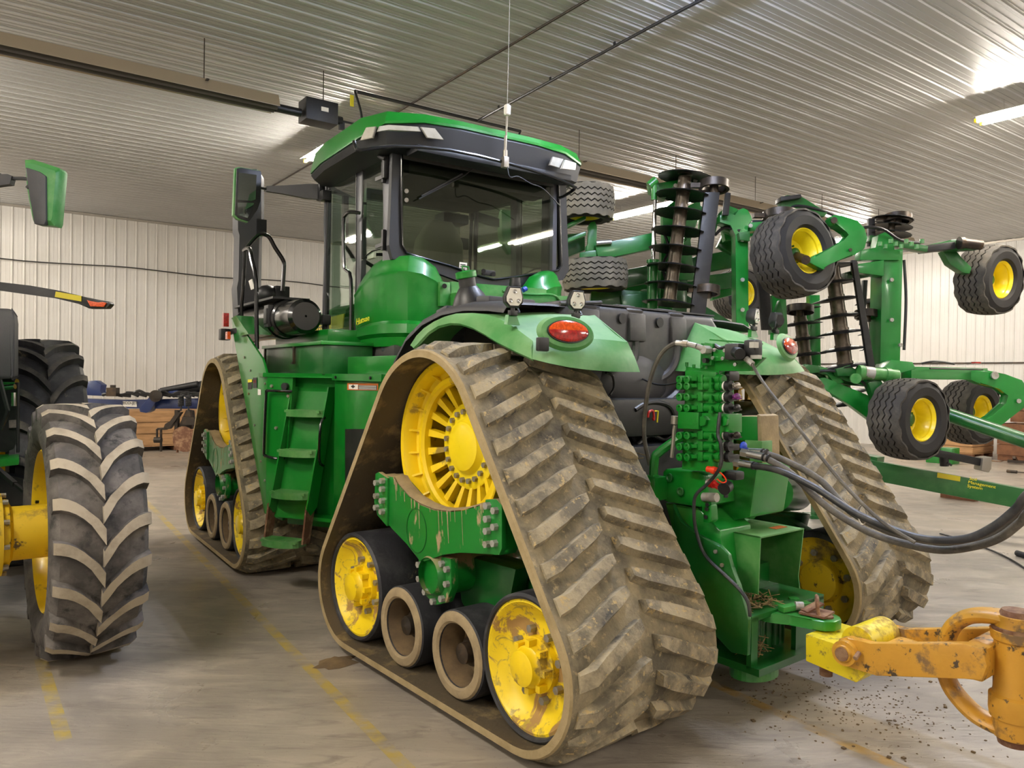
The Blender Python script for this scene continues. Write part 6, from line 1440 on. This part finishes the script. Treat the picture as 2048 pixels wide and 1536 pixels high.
g = G(); g.cyl(B(226,790,DB-.2), B(226,770,DB-.2), .05, n=10); g.box(B(226,784,DB-.2),(.18,.14,.16)); bpz(g, 'valve_stem', 'steel_dark')
for x0 in (362,377):
    g = G(); pts = []
    for k in range(70): a = k*.7; y = 790+k*.32; p = B(x0,y,DB-.3); pts.append(p+V(.045*math.cos(a),.045*math.sin(a),0))
    g.tube(pts, .012, n=5); g.cyl(B(x0,786,DB-.3), B(x0,822,DB-.3), .015); bpz(g, 'down_spring', 'black')
g = G(); g.prism([B(x,y,DB-.3) for x,y in ((352,825),(362,824),(350,842),(338,858),(326,858),(330,848),(340,842))], (0,.12,0)); g.prism([B(x,y,DB-.3) for x,y in ((314,856),(332,855),(330,860),(314,860))], (0,.12,0)); g.cyl(B(314,858,DB-.3), B(314,878,DB-.3), .02); g.cyl(B(322,858,DB-.3), B(322,903,DB-.3), .022); g.cyl(B(309,880,DB-.3), B(323,880,DB-.3), .055, n=12)
g.prism([B(x,y,DB-.25) for x,y in ((349,820),(356,820),(353,890),(348,890))], (0,.1,0)); g.prism([B(x,y,DB-.2) for x,y in ((356,855),(372,820),(380,822),(384,858))], (0,.2,0)); g.box(B(378,842,DB-.3),(.22,.1,.14)); bpz(g, 'row_unit', 'steel_dark')
g = G()
for x, y, r_ in ((358,868,.11),(360,882,.08),(371,880,.22),(366,872,.18)): g.cyl(B(x,y,DB-.35), B(x+2,y,DB-.25), r_, n=20)
g.cyl(B(354,885,DB-.3), B(355,905,DB-.3), .02); bpz(g, 'coulter_disc', 'rust')
g = G(); p = B(400,850); g.bar(V(p.x,p.y+.15,0), V(p.x,p.y+.15,1.4), .15,.15); p = B(150,850); g.bar(V(p.x,p.y+.15,0), V(p.x,p.y+.15,1.4), .15,.15); bpz(g, 'stand_leg', 'blue_paint')
# ================================================================ loose things
def crate(c, size, rz, label, mat='wood', dark=False, name='wooden_crate', group='wooden crates along the walls'):
    t = thing(name, c, label, 'crate', group, rz); sx, sy, sz = size
    g = G()
    for i in range(3):
        for s in (-1,1):
            g.box((0,s*sy/2,.14+(sz-.16)*(i+.5)/3),(sx,.025,(sz-.16)/3-.012)); g.box((s*sx/2,0,.14+(sz-.16)*(i+.5)/3),(.025,sy,(sz-.16)/3-.012))
    g.box((0,0,sz*.6),(sx-.1,sy-.1,sz*.7)); g.build('crate_boards', mat, t, smooth=False)
    g = G()
    for k in (-1,0,1): g.box((k*(sx/2-.06),0,.06),(.1,sy,.10))
    g.build('pallet_runner', 'wood_dark', t, smooth=False)
    g = G(); g.box((0,0,.125),(sx,sy,.025)); g.build('pallet_deck', mat, t, smooth=False)
    return t
crate((4.15,19.55,0), (2.0,1.1,.95), 0, 'pale wooden crate on a pallet against the front wall behind the blue toolbar')
crate((6.1,19.7,0), (.9,1.0,.8), 0, 'short wooden crate beside the track at left, behind the rusty coulter')
crate((20.2,9.35,0), (1.1,1.9,.62), 0, 'long low wooden crate standing beyond the small rear wheel')
crate((20.5,7.4,0), (1.0,1.2,.9), 0, 'wooden crate nearest the right edge under the stacked boxes', mat='wood_dark')
g = G(); g.box((20.5,7.45,1.05),(.7,.7,.26), bev=.01); tag(g.build('cardboard_box','wood_dark'), 'brown box on top of the crate at the right edge', 'box', 'boxes on the right-hand crate')
g = G(); g.box((20.5,7.5,1.30),(.5,.5,.22), bev=.01); tag(g.build('cardboard_box','rust'), 'smaller reddish box topping the stack at the right edge', 'box', 'boxes on the right-hand crate')
def onfloor(x, y, z=0.):
    d = to_world(Vector((x-CX,y-CY,FPX))); t = (z-HCAM)/d.z; return V(d.x*t, d.y*t, z)
p = onfloor(1932,1000)
g = G(); g.box((p.x+.0,p.y+.1,.07),(.16,.5,.14), bev=.006); tag(g.build('wood_block','wood_dark'), 'short dark timber block lying on the floor below the tongue lettering', 'block', 'timber blocks on the floor')
p = onfloor(2010,1003); g = G(); g.box((p.x,p.y+.02,.09),(.62,.16,.18), R=Matrix.Rotation(-.7,3,'Z'), bev=.006); tag(g.build('wood_block','wood'), 'longer pale timber block beside the dark one on the floor', 'block', 'timber blocks on the floor')
g = G(); pts = [onfloor(x,y,.012) for x,y in ((1880,1067),(1920,1078),(1960,1092),(2000,1108),(2040,1130),(2090,1165))]; g.tube(pts, .010, n=6, smooth=4); tag(g.build('floor_cable','black'), 'thin dark cable lying across the floor right of the far track', 'cable')
g = G(); a, b = onfloor(2034,1106,.03), onfloor(2085,1122,.03); g.cyl(a, b, .03, n=12); tag(g.build('pipe_piece','rubber'), 'short black pipe lying on the floor at the right edge', 'pipe')
g = G(); a, b = onfloor(2014,942,.03), onfloor(2034,944,.03); g.cyl(a, b, .03, n=10); g.tube([b, onfloor(2060,946,.02)], .01); tag(g.build('grease_gun','steel_dark'), 'small grey tool on the floor beyond the jack foot', 'tool')
g = G(); a, b = onfloor(2015,922,.06), onfloor(2080,926,.06); g.bar(a, b, .12,.06); g.bar(onfloor(2028,915,.15), onfloor(2034,924,.02), .06,.06); tag(g.build('scrap_iron','steel_dark'), 'dark steel scrap lying on the floor near the right edge', 'scrap')
g = G(); g.tube([onfloor(x,y,.01) for x,y in ((1966,920),(1985,922),(2000,923),(2008,921))], .012, n=5); tag(g.build('steel_rod','rust'), 'thin rusty rod lying on the floor in front of the long crate', 'rod')
g = G(); a = onfloor(1755,912); 
for k, (x, y) in enumerate(((1872,925),(1898,927))): q = onfloor(x,y); g.box((q.x,q.y,.18),(.35,.3,.36), bev=.02)
tag(g.build('weight_block','green'), 'bright green blocks on the floor behind the near small wheel', 'block')
# dirt on the floor
rnd = random.Random(11)
g = G()
for k in range(520):
    q = rnd.random(); c = onfloor(1480+400*q+rnd.gauss(0,45), 1345+110*q+rnd.gauss(0,32)) if k % 4 else onfloor(1500+rnd.uniform(-30,520), 1340+rnd.uniform(0,190)); s = rnd.uniform(.0015,.0055)
    if k % 60 == 0: s = .009
    g.box((c.x,c.y,s*.4),(s*2,s*rnd.uniform(1,2.5),s*.8), R=Matrix.Rotation(rnd.uniform(0,3),3,'Z'))
o = tag(g.build('dirt_crumbs','rim_brown',smooth=False), 'dark crumbs of dried dirt scattered on the floor behind the tractor', 'dirt', kind='stuff')
g = G(); c = onfloor(672,1326,.0); n = 18
ring0 = [V(c.x+(.13+rnd.uniform(-.04,.04))*math.cos(2*PI*k/n), c.y+(.09+rnd.uniform(-.03,.03))*math.sin(2*PI*k/n), .001) for k in range(n)]
g.loft([ring0, [V(c.x+(p.x-c.x)*.6, c.y+(p.y-c.y)*.6, .02) for p in ring0]]); tag(g.build('mud_clod','rim_brown'), 'flat brown clod of mud beside the near track', 'mud')
# extra clutter on the folded implement: hoses, pins and brackets between the towers
for k, pts in enumerate((((1560,430,9.3),(1590,412,9.2),(1640,420,9.2),(1690,440,9.3)), ((1700,470,9.3),(1730,455,9.2),(1765,458,9.2),(1800,480,9.3),(1840,486,9.6)), ((1430,470,9.2),(1450,455,9.1),(1480,462,9.0)),
    ((1330,470,9.1),(1338,500,9.1),(1325,530,9.1),(1332,560,9.1)), ((1620,745,9.3),(1670,742,9.2),(1720,760,9.2),(1760,800,9.1)), ((1808,520,9.5),(1812,600,9.5),(1808,700,9.5)))):
    g = G(); g.tube([D(*p) for p in pts], .018, n=8, smooth=5); dp(g, 'hydraulic_line', 'black')
for x, y, dd in ((1484,480,8.95),(1484,560,8.95),(1484,620,8.95),(1800,690,9.35),(1782,560,9.35),(1782,640,9.35),(1500,452,8.95),(1548,450,8.95),(1350,372,8.95),(1390,362,8.95)):
    g = G(); c = D(x,y,dd); g.cyl(c, c+V(0,-.03,0), .025, n=6); dp(g, 'frame_bolt', 'steel')
for a in (((1600,735),(1612,728),(1640,732),(1640,745),(1600,748)), ((1672,738),(1700,730),(1712,740),(1712,752),(1676,752)), ((1560,600),(1545,640),(1552,668),(1570,640))): plate(a, 9.15, .10, mat='green_dark')
